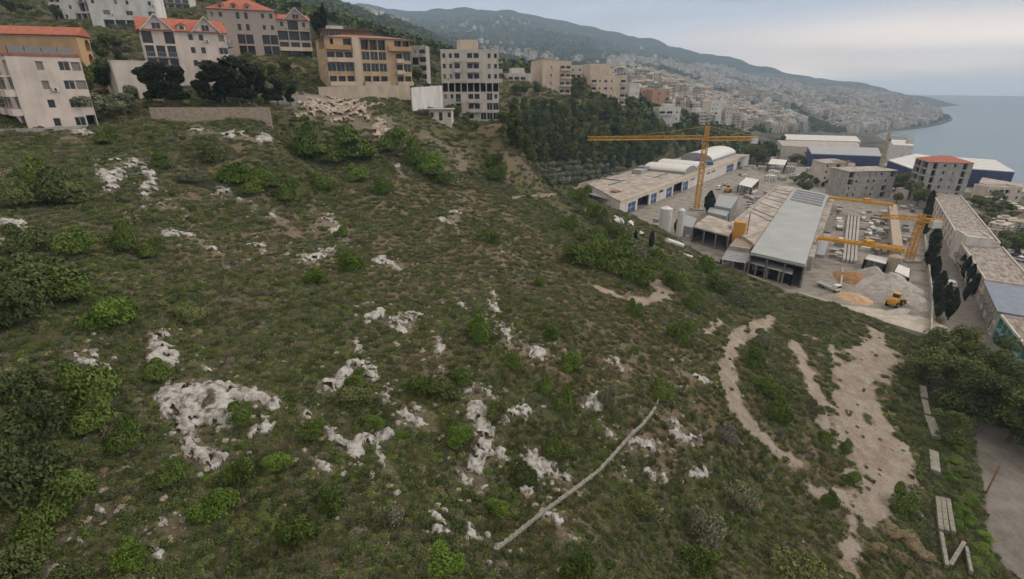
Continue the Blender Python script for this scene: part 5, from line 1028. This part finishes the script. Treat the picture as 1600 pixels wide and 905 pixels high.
# vehicles of the yard
def wheels(rt, pts, r, w=.3):
    b = MB(); b.tube((0,-w,0), (0,w,0), r, 14); me = b.mesh('wheel', M['rubber']); b = MB(); b.tube((0,-w-.02,0), (0,w+.02,0), r*.45, 10); hm = b.mesh('hub', M['yellow'])
    for x, y in pts: q = link('wheel', me, rt, (x, y, r)); link('hub', hm, q)
def loader(label, u, v, rz, sc=1.0):
    p = at(u, v, 0); rt = empty('wheel_loader', (p[0], p[1], .05), rz); rt.scale = (sc,)*3; tag(rt, label, 'wheel loader', 'yellow earth movers in the yard')
    b = MB(); b.prism([(-3.1,-1.0),(-.4,-1.0),(-.4,1.0),(-3.1,1.0)], .9, 2.2); b.box(-2.9,-.8,2.2,-1.2,.8,2.5); b.build('engine_body', M['yellow'], rt)
    b = MB(); b.box(-.35,-.6,.8,1.6,.6,1.7); b.build('front_frame', M['yellow'], rt)
    b = MB(); b.box(-1.15,-.75,2.201,.35,.75,3.5); c = b.build('cab', M['glass'], rt); b = MB(); b.box(-1.3,-.9,3.5,.5,.9,3.68); b.build('cab_roof', M['yellow'], c)
    for s in (-.75,.75): b = MB(); b.tube((.8,s,1.7), (2.9,s,.9), .16, 6); b.build('lift_arm', M['yellow'], rt)
    b = MB(); b.add([(2.7,-1.5,.1),(4.1,-1.5,.15),(2.7,-1.5,1.3),(2.7,1.5,.1),(4.1,1.5,.15),(2.7,1.5,1.3),(3.2,-1.5,.35),(3.2,1.5,.35)], [(0,1,4,3),(0,3,5,2),(0,2,6,1),(3,4,7,5),(1,6,7,4),(2,5,7,6)]); b.build('bucket', M['rust'], rt)
    wheels(rt, [(-2.1,-1.1),(-2.1,1.1),(1.0,-1.1),(1.0,1.1)], .78, .3)
loader('yellow wheel loader standing on the gravel before the big heap', 1398, 477, R(35), .9); loader('small yellow earth mover parked beside the long warehouse', 1137, 300, R(60), .95)
def truck(label, u, v, rz, bed='flat', sc=1, colr='white'):
    p = at(u, v, 0); rt = empty('truck', (p[0], p[1], .03), rz); rt.scale = (sc,)*3; tag(rt, label, 'truck', 'trucks in the yard')
    b = MB(); b.prism([(2.2,-1.1),(3.9,-1.1),(3.9,1.1),(2.2,1.1)], .8, 2.7); c = b.build('cab', CARM[colr], rt); b = MB(); b.box(3.901,-.95,1.7,3.93,.95,2.5); b.build('windscreen', M['glass'], c)
    b = MB(); b.box(-4.0,-1.0,.85,2.1,1.0,1.05); b.box(-4.0,-1.15,1.051,2.1,-1.05,1.6); b.box(-4.0,1.05,1.051,2.1,1.15,1.6); b.box(-4.1,-1.15,1.051,-4.0,1.15,1.6); b.box(2.0,-1.05,1.051,2.1,1.05,2.1); b.build('flat_bed', M['wmetal'], rt)
    wheels(rt, [(3.0,-1),(3.0,1),(-1.6,-1),(-1.6,1),(-2.9,-1),(-2.9,1)], .5, .18); return rt
truck('white flat bed truck on the paved apron right of the grey hall', 1294, 452, R(-70), sc=.75); truck('white truck standing between the beam stacks of the casting yard', 1311, 357, R(60), sc=.85)
p = at(1123,296); car(p[0], p[1], .03, R(50), 'white', 'white pickup coloured van parked by the far warehouse gates', None, True)
p = at(1133,290); car(p[0], p[1], .03, R(50), 'silver', 'silver car parked by the far warehouse gates', None)
p = at(1030,337); 
# stacks of beams and slabs
def stack(u, v, L, W_, n, rz, m, label, name='concrete_stack', lay=.35, cat='stack', group='concrete goods stacked in the yard'):
    p = at(u, v, 0); b = MB(); g = random.Random(int(u*7+v)); 
    for i in range(n): 
        o = g.uniform(-.15,.15); b.box(-L/2+o, -W_/2+g.uniform(-.1,.1), i*lay+.02, L/2+o, W_/2, (i+1)*lay-.06)
    b.box(-L*.3, -W_*.45, 0, -L*.3+.15, W_*.45, n*lay-.1); b.box(L*.3, -W_*.45, 0, L*.3+.15, W_*.45, n*lay-.1)
    return tag(b.build(name, m, loc=p, rot=(0,0,rz)), label, cat, group)
for k, (u0, v0, u1, v1) in enumerate([(1319,405,1327,333),(1325,406,1332,333),(1331,407,1337,333),(1337,408,1342,335)]):
    pbox('concrete_beam', 'long grey concrete beam lying in the row of four in the casting yard', u0, v0, u1, v1, .75, .1, 1.0, M['conc'], 'beam', 'four long beams in the casting yard')
pbox('beam_stack', 'dark stack of long girders close to the runway beside the grey hall', 1292, 362, 1305, 322, 2.2, 0, 1.1, M['concdark'], 'stack')
pbox('beam_stack', 'bundle of long grey beams near the near end of the hall runway', 1281, 398, 1293, 365, 2.4, 0, .9, M['metal'], 'stack')
g = random.Random(5); ang = math.atan2(FR.y-FL.y, FR.x-FL.x)
for (u0, v0, u1, v1, n) in [(1346,328,1390,378,48),(1345,384,1388,402,16),(1285,330,1300,352,6),(1302,322,1318,345,5),(1300,375,1318,405,9),(1262,415,1300,425,0),(1200,300,1214,312,0),(1160,300,1200,330,26),(1305,282,1400,300,26),(1150,262,1190,285,12),(1185,415,1240,428,0),(1408,325,1440,340,5),(1410,350,1418,395,6)]:
    for k in range(n): stack(g.uniform(u0,u1), g.uniform(v0,v1), g.uniform(1.5,5), g.uniform(1,2), g.randint(1,5), ang+g.choice((0,1.571))+g.uniform(-.1,.1), M[g.choice(['conc','conc','wmetal','roofconc','concdark','metal'])], 'pale stack of concrete panels lying in the casting yard')
for (u, v, n) in [(1030,345,6),(1085,372,5),(1190,420,4)]:
    for k in range(n): stack(u+g.uniform(-12,12), v+g.uniform(-3,3), g.uniform(1,3), 1.2, g.randint(1,4), g.uniform(0,3), M[g.choice(['conc','wmetal','metal'])], 'small stack of building material at the edge of the sheds', group='small stacks at the edge of the sheds')
# edge walls of the yard
pts = [at(1090,398), at(1165,432), at(1205,448)]; wall_run('yard_wall', 'pale concrete kerb below the open sheds at the edge of the scrub', pts, .9, .5, M['roofconc'], 2)
pts = [at(1243,461), at(1300,480), at(1372,506), at(1452,530)]; wall_run('yard_wall', 'long low grey wall holding the near edge of the paved yard', pts, 1.0, .5, M['roofconc'], 3)
pts = [at(1452,528), at(1455,470), at(1449,420), at(1440,345)]; wall_run('yard_wall', 'grey boundary wall of the yard beneath the row of cypresses', pts, 1.6, .3, M['conc'], 3)
# junk, tanks on the slope
M['plastic'] = mat('white_plastic_sheet', (.5,.5,.49), (.66,.66,.65), 2, .5, .6, 3)
for (u, v, w, l) in [(966,347,1.1,'crumpled white sheets heaped at the edge of the scrub near the warehouse'),(987,352,.8,'small white heap of sheets right of the larger crumpled one'),(1008,361,1.1,'white rounded heap under tarpaulin near the fat silo')]:
    c = gnd(u, v); me = outcrop(l, [([(u-6*w/2,v),(u+6*w/2,v+2)], 3.2*w)], int(u), M['plastic'], 1.3, 5, None, 'sheet_heap', 0, .002)
    if me: me['category'] = 'heap'
def tube_px(name, label, a, c, r, m, cat, lift=0, group=None):
    a, c = Vector(gnd(*a)), Vector(gnd(*c)); o = a.copy(); b = MB(); b.tube((0,0,r+lift), c-o+Vector((0,0,r+lift)), r, 12); return tag(b.build(name, m, loc=o), label, cat, group)
tube_px('white_tank', 'long white cylindrical tank lying on the scrub above the sheds', (1041,380), (1066,388), .75, M['wmetal'], 'tank'); tube_px('white_tank', 'short white pipe lying lower down the scrub by the sheds', (1068,400), (1081,404), .4, M['wmetal'], 'pipe')
# ---- terrace row along the road
def rowb(label, uA, tA, uB, tB, z, nb, wm, nf=2, rows=None, D_=9.5, rm='greystone', name='workshop_row', nb2=None, **k):
    return house(name, label, (uA,0,tA), (uB,tB), D_, nf, z/nf, rows or ['O'*nb]*nf, wm=wm, ztop=z, sink=2, rm=rm, par=.4, **k)
rowb('far stretch of the pale terrace row of workshops with open arcades', 1457, 222, 1499, 157, 5.8, 20, 'greystone', rows=['.O'*12, 'O.'*12]); rowb('middle stretch of the pale terrace row with two storey arcades', 1501, 153, 1539, 124, 5.8, 11, 'greystone', bal='conc', rows=['OBOBOBOBOBO','O.O.O.O.O.O'])
house('workshop_row', 'third stretch of the terrace row under a broad slate blue roof', (1541,0,122), (1562,106.5), 24, 2, 2.95, ['OBOBOBO','OOOOOOO'], wm='greystone', ztop=5.9, sink=2, roof='slab', rm='slate', bal='conc')
rowb('teal green painted stretch of the terrace row at the right edge', 1563, 106, 1625, 87, 5.4, 8, 'teal')
b0 = house('stair_block', 'white block standing up between the far and middle stretches of the terrace row', (1494,0,158), (1512,150), 6, 1, 8.2, ['..'], wm='white', ztop=8.2, sink=2, par=.3)
for (u, v, rz, c, van) in [(1474,339,60,'white',False),(1476,346,60,'white',False),(1472,330,60,'dark',False),(1484,446,65,'white',False),(1505,425,62,'white',True),(1500,418,62,'silver',True)]:
    p = at(u, v, .03); car(p[0], p[1], .03, R(rz), c, 'vehicle on the road between the cypresses and the terrace row', 'vehicles on the road by the terrace row', van)
for (u, v) in [(1575,396),(1580,392),(1586,397),(1592,392),(1597,398),(1585,404),(1594,408),(1560,350),(1566,346),(1573,351),(1580,347),(1545,352),(1552,347),(1590,352)]:
    p = gnd(u, v); car(p[0], p[1], p[2]+.03, R(random.choice((20,110))), random.choice(['white','silver','dark','blue']), 'car parked on the open ground beyond the terrace row', 'cars beyond the terrace row')
# ------------------------------------------------------------------ sheds and roofs towards the sea
for i, (lab, q, z, wm, rm) in enumerate([('blue walled warehouse with a white roof, nearest of the sea side sheds',[(1388,250),(1424,263),(1474,247),(1432,240)],8,'navy','wmetal'),
 ('low navy and white shed between the near warehouse and the red roofed block',[(1425,265),(1456,266),(1492,250),(1474,247)],7,'navy','wmetal'),
 ('wide navy warehouse with a white ribbed roof behind the red roofed block',[(1500,262),(1586,268),(1556,250),(1482,245)],8,'navy','wmetal'),
 ('long pale shed with a navy front, left of the pale tower crane',[(1268,240),(1378,244),(1372,231),(1262,229)],6,'navy','metal'),
 ('long flat roofed shed, middle one of the rows near the coast',[(1222,228),(1345,233),(1340,223),(1214,219)],4,'greystone','roofconc'),
 ('long flat roofed shed, farthest of the rows near the coast',[(1228,218),(1345,221),(1338,213),(1226,210)],2,'greystone','wmetal'),
 ('small white flat shed near the shore, right of the pale crane',[(1395,226),(1428,228),(1420,219),(1390,218)],4,'white','wmetal'),
 ('low beige building strip at the right edge below the navy warehouse',[(1530,285),(1600,300),(1600,288),(1535,277)],4,'pinkwhite','roofconc')]):
    shed('warehouse', lab, q, z, .5, 'nrfl', wm, rm, -25 if z < 7 else -9, None, 'warehouse', inner=False, rib=7 if rm == 'wmetal' else 0)
# ------------------------------------------------------------------ the town
TM = [mat('town_wall_%d' % i, tuple(a*.9 for a in c), c, .2, .9) for i, c in enumerate([(.56,.51,.46),(.48,.42,.36),(.60,.58,.55),(.42,.37,.33),(.42,.38,.345),(.38,.37,.36)])]
for m_, n_ in zip(TM, ['ivory','sand','white','umber','rose','grey']): m_.name = 'town_wall_'+n_
def town_mesh(k):
    g = random.Random(300+k); b = MB(); w, d = g.uniform(9,16), g.uniform(9,14); nf = g.choice((2,3,4,4,5,6)); h = nf*3.1; b.box(-w/2,-d/2,-8,w/2,d/2,h); b.box(-w/2-.1,-d/2-.1,h+.01,w/2+.1,-d/2+.15,h+.8)
    b.box(-w*.2,-d*.1,h,w*.15,d*.3,h+2.6); b.cur = 1; nb = int(w/2.6)
    for f in range(nf):
        for i in range(nb):
            x = -w/2+w*(i+.5)/nb; ww = g.choice((.5,.5,.9)); 
            b.quad((x-ww,-d/2-.03,f*3.1+1),(x+ww,-d/2-.03,f*3.1+1),(x+ww,-d/2-.03,f*3.1+2.4),(x-ww,-d/2-.03,f*3.1+2.4))
        for i in range(int(d/3)):
            y = -d/2+d*(i+.5)/int(d/3)
            for s in (-1, 1): b.quad((s*(w/2+.03),y-.6,f*3.1+1),(s*(w/2+.03),y+.6,f*3.1+1),(s*(w/2+.03),y+.6,f*3.1+2.4),(s*(w/2+.03),y-.6,f*3.1+2.4))
    b.cur = 0
    for f in range(1, nf): b.box(-w*.3, -d/2-1.2, f*3.1-.1, w*.3, -d/2-.05, f*3.1+.9)
    if k == 5: b.cur = 2; b.add([(-w/2-.4,-d/2-.4,h+.8),(w/2+.4,-d/2-.4,h+.8),(w/2+.4,d/2+.4,h+.8),(-w/2-.4,d/2+.4,h+.8),(0,0,h+3.4)], [(0,1,4),(1,2,4),(2,3,4),(3,0,4),(3,2,1,0)])
    return b.mesh('town_house', [TM[k % len(TM)], M['dark'], M['stonewall']])
TH_ = [town_mesh(k) for k in range(12)]
tsrc = bpy.data.collections.new('town_sources')
for k, me in enumerate(TH_): o = bpy.data.objects.new('tw_%02d' % k, me); tsrc.objects.link(o)
tree_src = bpy.data.collections.new('far_tree_sources')
for k in range(3): tree_src.objects.link(bpy.data.objects.new('ft_%d' % k, leafmesh('far_tree', leaves(160, 4.2, 4.2, 4.5, 2.0, 400+k, base=0), LM[['dark','pine','mid'][k]])))
def town_points(n, r0, r1, a0, a1):
    rr = np.exp(rng.random(n)*(math.log(r1)-math.log(r0))+math.log(r0)); aa = R(a0)+rng.random(n)*R(a1-a0); x = rr*np.sin(aa); y = rr*np.cos(aa); z = ground(x, y); u, v = proj(x, y, z); return x, y, z, u, v, rr
x, y, z, u, v, rr = town_points(60000, 400, 3500, 6, 46)
dens = fbm(x, y, 160, 3, 77)
ok = (z > -66) & (u > 950) & (u < 1470) & (v > 92) & (v < 236) & (dens > .38)
ok &= ~((rr < 520) & (u > 1195)) & ~((u > 1195) & (v > 207)) & (z < 110+60*fbm(x, y, 300, 2, 5)) & ~((u < 1195) & (v > 200)) & ~((u < 1085) & (v > 160) & (rr < 480))
x, y, z, u, v, rr = [a[ok] for a in (x, y, z, u, v, rr)]
# sparse hamlets on the dark ridges
x2, y2, z2, u2, v2, r2 = town_points(14000, 800, 3600, -24, 20); d2 = fbm(x2, y2, 230, 3, 99); k2 = (d2 > .60) & (v2 > 5) & (u2 > 400) & (u2 < 1130); x2, y2, z2, u2, v2, r2 = [a[k2][:420] for a in (x2, y2, z2, u2, v2, r2)]
x, y, z, rr, u = np.concatenate([x, x2]), np.concatenate([y, y2]), np.concatenate([z, z2]), np.concatenate([rr, r2]), np.concatenate([u, u2])
# keep them apart
cell = {}; sel = []
for i in np.argsort(rr):
    s_ = 10.5 if rr[i] < 1300 else 14; c = (int(x[i]//s_), int(y[i]//s_))
    if c in cell: continue
    cell[c] = 1; sel.append(i)
sel = np.array(sel); print('town', len(sel)); TS = np.clip(.5+rr*.00025, .5, .95)
for i in sel[:290]:
    k = random.randrange(12); q_ = TS[i]*random.uniform(.85,1.2); o = link('town_house', TH_[k], loc=(x[i], y[i], z[i]-.5), rot=(0,0,random.uniform(-.5,1.2)), scl=(q_,q_,q_*random.uniform(.8,1.3)))
    tag(o, 'pale block among the crowded houses of the coastal town', 'house', 'houses of the coastal town')
rest = sel[290:][:9000]
o = geonodes_scatter('far_town', np.stack([x[rest], y[rest], z[rest]-1], -1), TS[rest]*(.8+.45*rng.random(len(rest))), rng.integers(0, 12, len(rest)), tsrc)
tag(o, 'pale mass of small far houses along the hazy coast', 'town', kind='stuff')
xt, yt, zt_, ut, vt, rt_ = town_points(34000, 330, 3300, -26, 42); dt = fbm(xt, yt, 130, 4, 31)
kt = (zt_ > -67) & (vt < 236) & ((dt > .42) | (ut < 940)) & (vt > 0) & ~((ut > 1190) & (vt > 207)) & (rng.random(len(xt)) < np.where(rt_ < 600, .5, .8))
tag(geonodes_scatter('far_trees', np.stack([xt[kt], yt[kt], zt_[kt]-.5], -1), .7+1.0*rng.random(kt.sum())*np.clip(rt_[kt]/900, .8, 2.2), rng.integers(0, 3, kt.sum()), tree_src), 'dark green woods and garden trees over the far hills and town', 'woods', kind='stuff')
p = wut(1418, 1700, 0); b = MB(); b.box(-9,-8,-30,9,8,34); b.box(-10,-9,34.01,10,9,36); 
for f in range(11): b.box(-9.6,-9,-20+f*5,9.6,-8.01,-18.8+f*5)
tag(b.build('tower_block', TM[3], loc=(p[0], p[1], gz(p[0], p[1])+20)), 'lone hazy tower block standing on the far headland', 'tower')
# small houses and trees between the yard and the coast
g = random.Random(44)
for (u0, v0, u1, v1, n, sc) in [(1188,240,1222,262,5,.5),(1240,244,1290,290,8,.5),(1400,262,1438,290,4,.5),(1530,300,1600,330,8,.5),(1540,345,1600,372,4,.5),(1200,262,1236,285,4,.4),(1420,296,1450,306,2,.4)]:
    for i in range(n):
        u_, v_ = g.uniform(u0,u1), g.uniform(v0,v1); p = gnd(u_, v_); o = link('small_house', TH_[g.randrange(12)], loc=(p[0], p[1], p[2]-.3), rot=(0,0,ang+g.uniform(-.4,.4)), scl=(sc,sc,sc*.55)); tag(o, 'small low house crowded between the works and the coast', 'house', 'small low houses near the works')
for (u0, v0, u1, v1, n, h) in [(1185,232,1260,262,14,14),(1240,255,1290,296,12,14),(1395,285,1445,310,10,18),(1500,312,1600,345,12,16),(1505,350,1560,370,5,18),(1560,375,1600,395,5,24),(1290,238,1330,250,5,10)]:
    for i in range(n): tree_px(g.uniform(u0,u1), g.uniform(v0,v1), h*g.uniform(.7,1.3), 'broad', 'bushy tree among the roofs of the works area', 'trees among the works roofs', 'broadleaf_tree', lm=g.choice(['mid','dark','grey']), wf=1.4)
# ------------------------------------------------------------------ things lying on the near slope
def beam_px(a, c, w, h, m, label, group, name='concrete_slab', lift=.32):
    a, c = Vector(gnd(*a)), Vector(gnd(*c)); o = (a+c)/2; d = c-a; n = Vector((-d.y, d.x, 0)).normalized()*w/2; b = MB(); v = []
    for p in (a, c):
        for s in (-1, 1):
            for k in (-.15, h): v.append(tuple(p-o+n*s+Vector((0,0,k+lift))))
    b.add(v, [(0,1,5,4),(2,6,7,3),(1,3,7,5),(0,4,6,2),(0,2,3,1),(4,5,7,6)]); return tag(b.build(name, m, loc=o), label, 'slab', group)
M['oldconc'] = mat('lichened_concrete', (.15,.145,.115), (.30,.285,.24), 2.5, .95, .6, 12, detail=8)
SG = 'concrete slabs on the right bank'
for a, c, w, l in [((1440,608),(1443,626),.95,'grey slab on the grassy bank, uppermost of the pieces in a line'),((1443,630),(1448,652),.8,'grey slab right under the uppermost one on the bank'),((1450,656),(1462,688),1.15,'pair thick grey slab, third from the top on the bank'),
  ((1457,710),(1460,742),1.0,'grey slab lying alone in the middle of the bank line'),((1463,782),(1468,834),.45,'long concrete beam, left of three lying side by side'),((1471,783),(1477,835),.45,'long concrete beam, middle of three lying side by side'),((1479,785),(1487,837),.45,'long concrete beam, right of three lying side by side'),
  ((1468,838),(1477,890),.34,'long beam lying straight below the three side by side'),((1504,853),(1482,889),.36,'beam lying aslant across others at the lower right'),((1507,860),(1515,900),.3,'beam end at the lower right under the slanting one')]:
    beam_px(a, c, w, .35, M['oldconc'], l, SG)
pp = [Vector(q) for q in G([(776,863),(800,845),(828,822),(862,795),(900,767),(935,740),(957,716),(985,684),(1003,668),(1016,652),(1024,640)])]
for i in range(1, len(pp)-1): pass
b = MB(); o = pp[0].copy()
for i, (a, c) in enumerate(zip(pp[:-1], pp[1:])):
    for k in range(3):
        s, e = a.lerp(c, k/3+.004), a.lerp(c, (k+1)/3-.004); j = Vector((0,0,.30+random.uniform(-.02,.02))); b.tube(s-o+j, e-o+j, random.uniform(.15,.18), 7)
        s = a.lerp(c, k/3-.01) if i+k else a; b.tube(s-o+Vector((0,0,-.2)), s-o+Vector((0,0,.42)), .2, 6)
tag(b.build('old_pipe', M['oldconc'], loc=o), 'old grey jointed pipe running straight up the lower slope', 'pipe')
a, c = Vector(gnd(1026,636)), Vector(gnd(1033,612)); b = MB(); b.tube((0,0,.3), c-a+Vector((0,0,.8)), .08, 6); tag(b.build('thin_pipe', M['oldconc'], loc=a), 'thin bare end of pipe sticking up beyond the old pipe', 'pipe')
a = Vector(gnd(1541,770)); b = MB(); b.tube((0,0,-.5), (.9,.6,3.8), .11, 8); tag(b.build('leaning_pole', M['rust'], loc=a), 'rusty pole leaning at the edge of the lower road', 'pole')
# loose stones
SM = []
for k in range(5):
    g = np.random.default_rng(70+k); import bmesh
    bm = bmesh.new(); bmesh.ops.create_icosphere(bm, subdivisions=2, radius=1)
    for v_ in bm.verts: n_ = 1+.22*math.sin(v_.co.x*3+k)+.15*g.normal(); v_.co = Vector((v_.co.x*n_*1.2, v_.co.y*n_, v_.co.z*n_*.6))
    me = bpy.data.meshes.new('loose_stone'); bm.to_mesh(me); bm.free(); me.materials.append(M['rock'] if k % 2 else M['scarp']); SM.append(me)
st_src = bpy.data.collections.new('stone_sources')
for k, me in enumerate(SM): st_src.objects.link(bpy.data.objects.new('st_%d' % k, me))
n = 60000; r_ = np.sqrt(rng.random(n)*(150**2-18**2)+18**2); a_ = R(-52)+rng.random(n)*R(102); x = r_*np.sin(a_); y = r_*np.cos(a_); z = ground(x, y)
rf = np.full(n, 1e9)
for caps, w in ALLCAPS: rf = np.minimum(rf, rock_field(caps, x, y, z, 0))
so = soil_mask(x, y); fl = fbm(x, y, 5, 3, 61); p_ = rng.random(n)
near_soil = np.min([segd(G(pts), x, y)-w for pts, w in SOIL], 0)
k = (polysd(YARD, x, y) > .5) & (road_mask(x, y) < .2) & (((rf < 22) & (p_ < .55)) | ((near_soil < 3) & (p_ < .10)) | ((fl > .66) & (p_ < .4)) | (p_ < .03))
tag(geonodes_scatter('loose_stones', np.stack([x[k], y[k], z[k]+.02], -1), .045+.17*rng.random(k.sum())**3*np.where(rf[k] < 22, 1.3, .8), rng.integers(0, 5, k.sum()), st_src), 'scattered pale loose stones between the outcrops', 'stones', kind='stuff'); print('stones', k.sum())
build_haze()
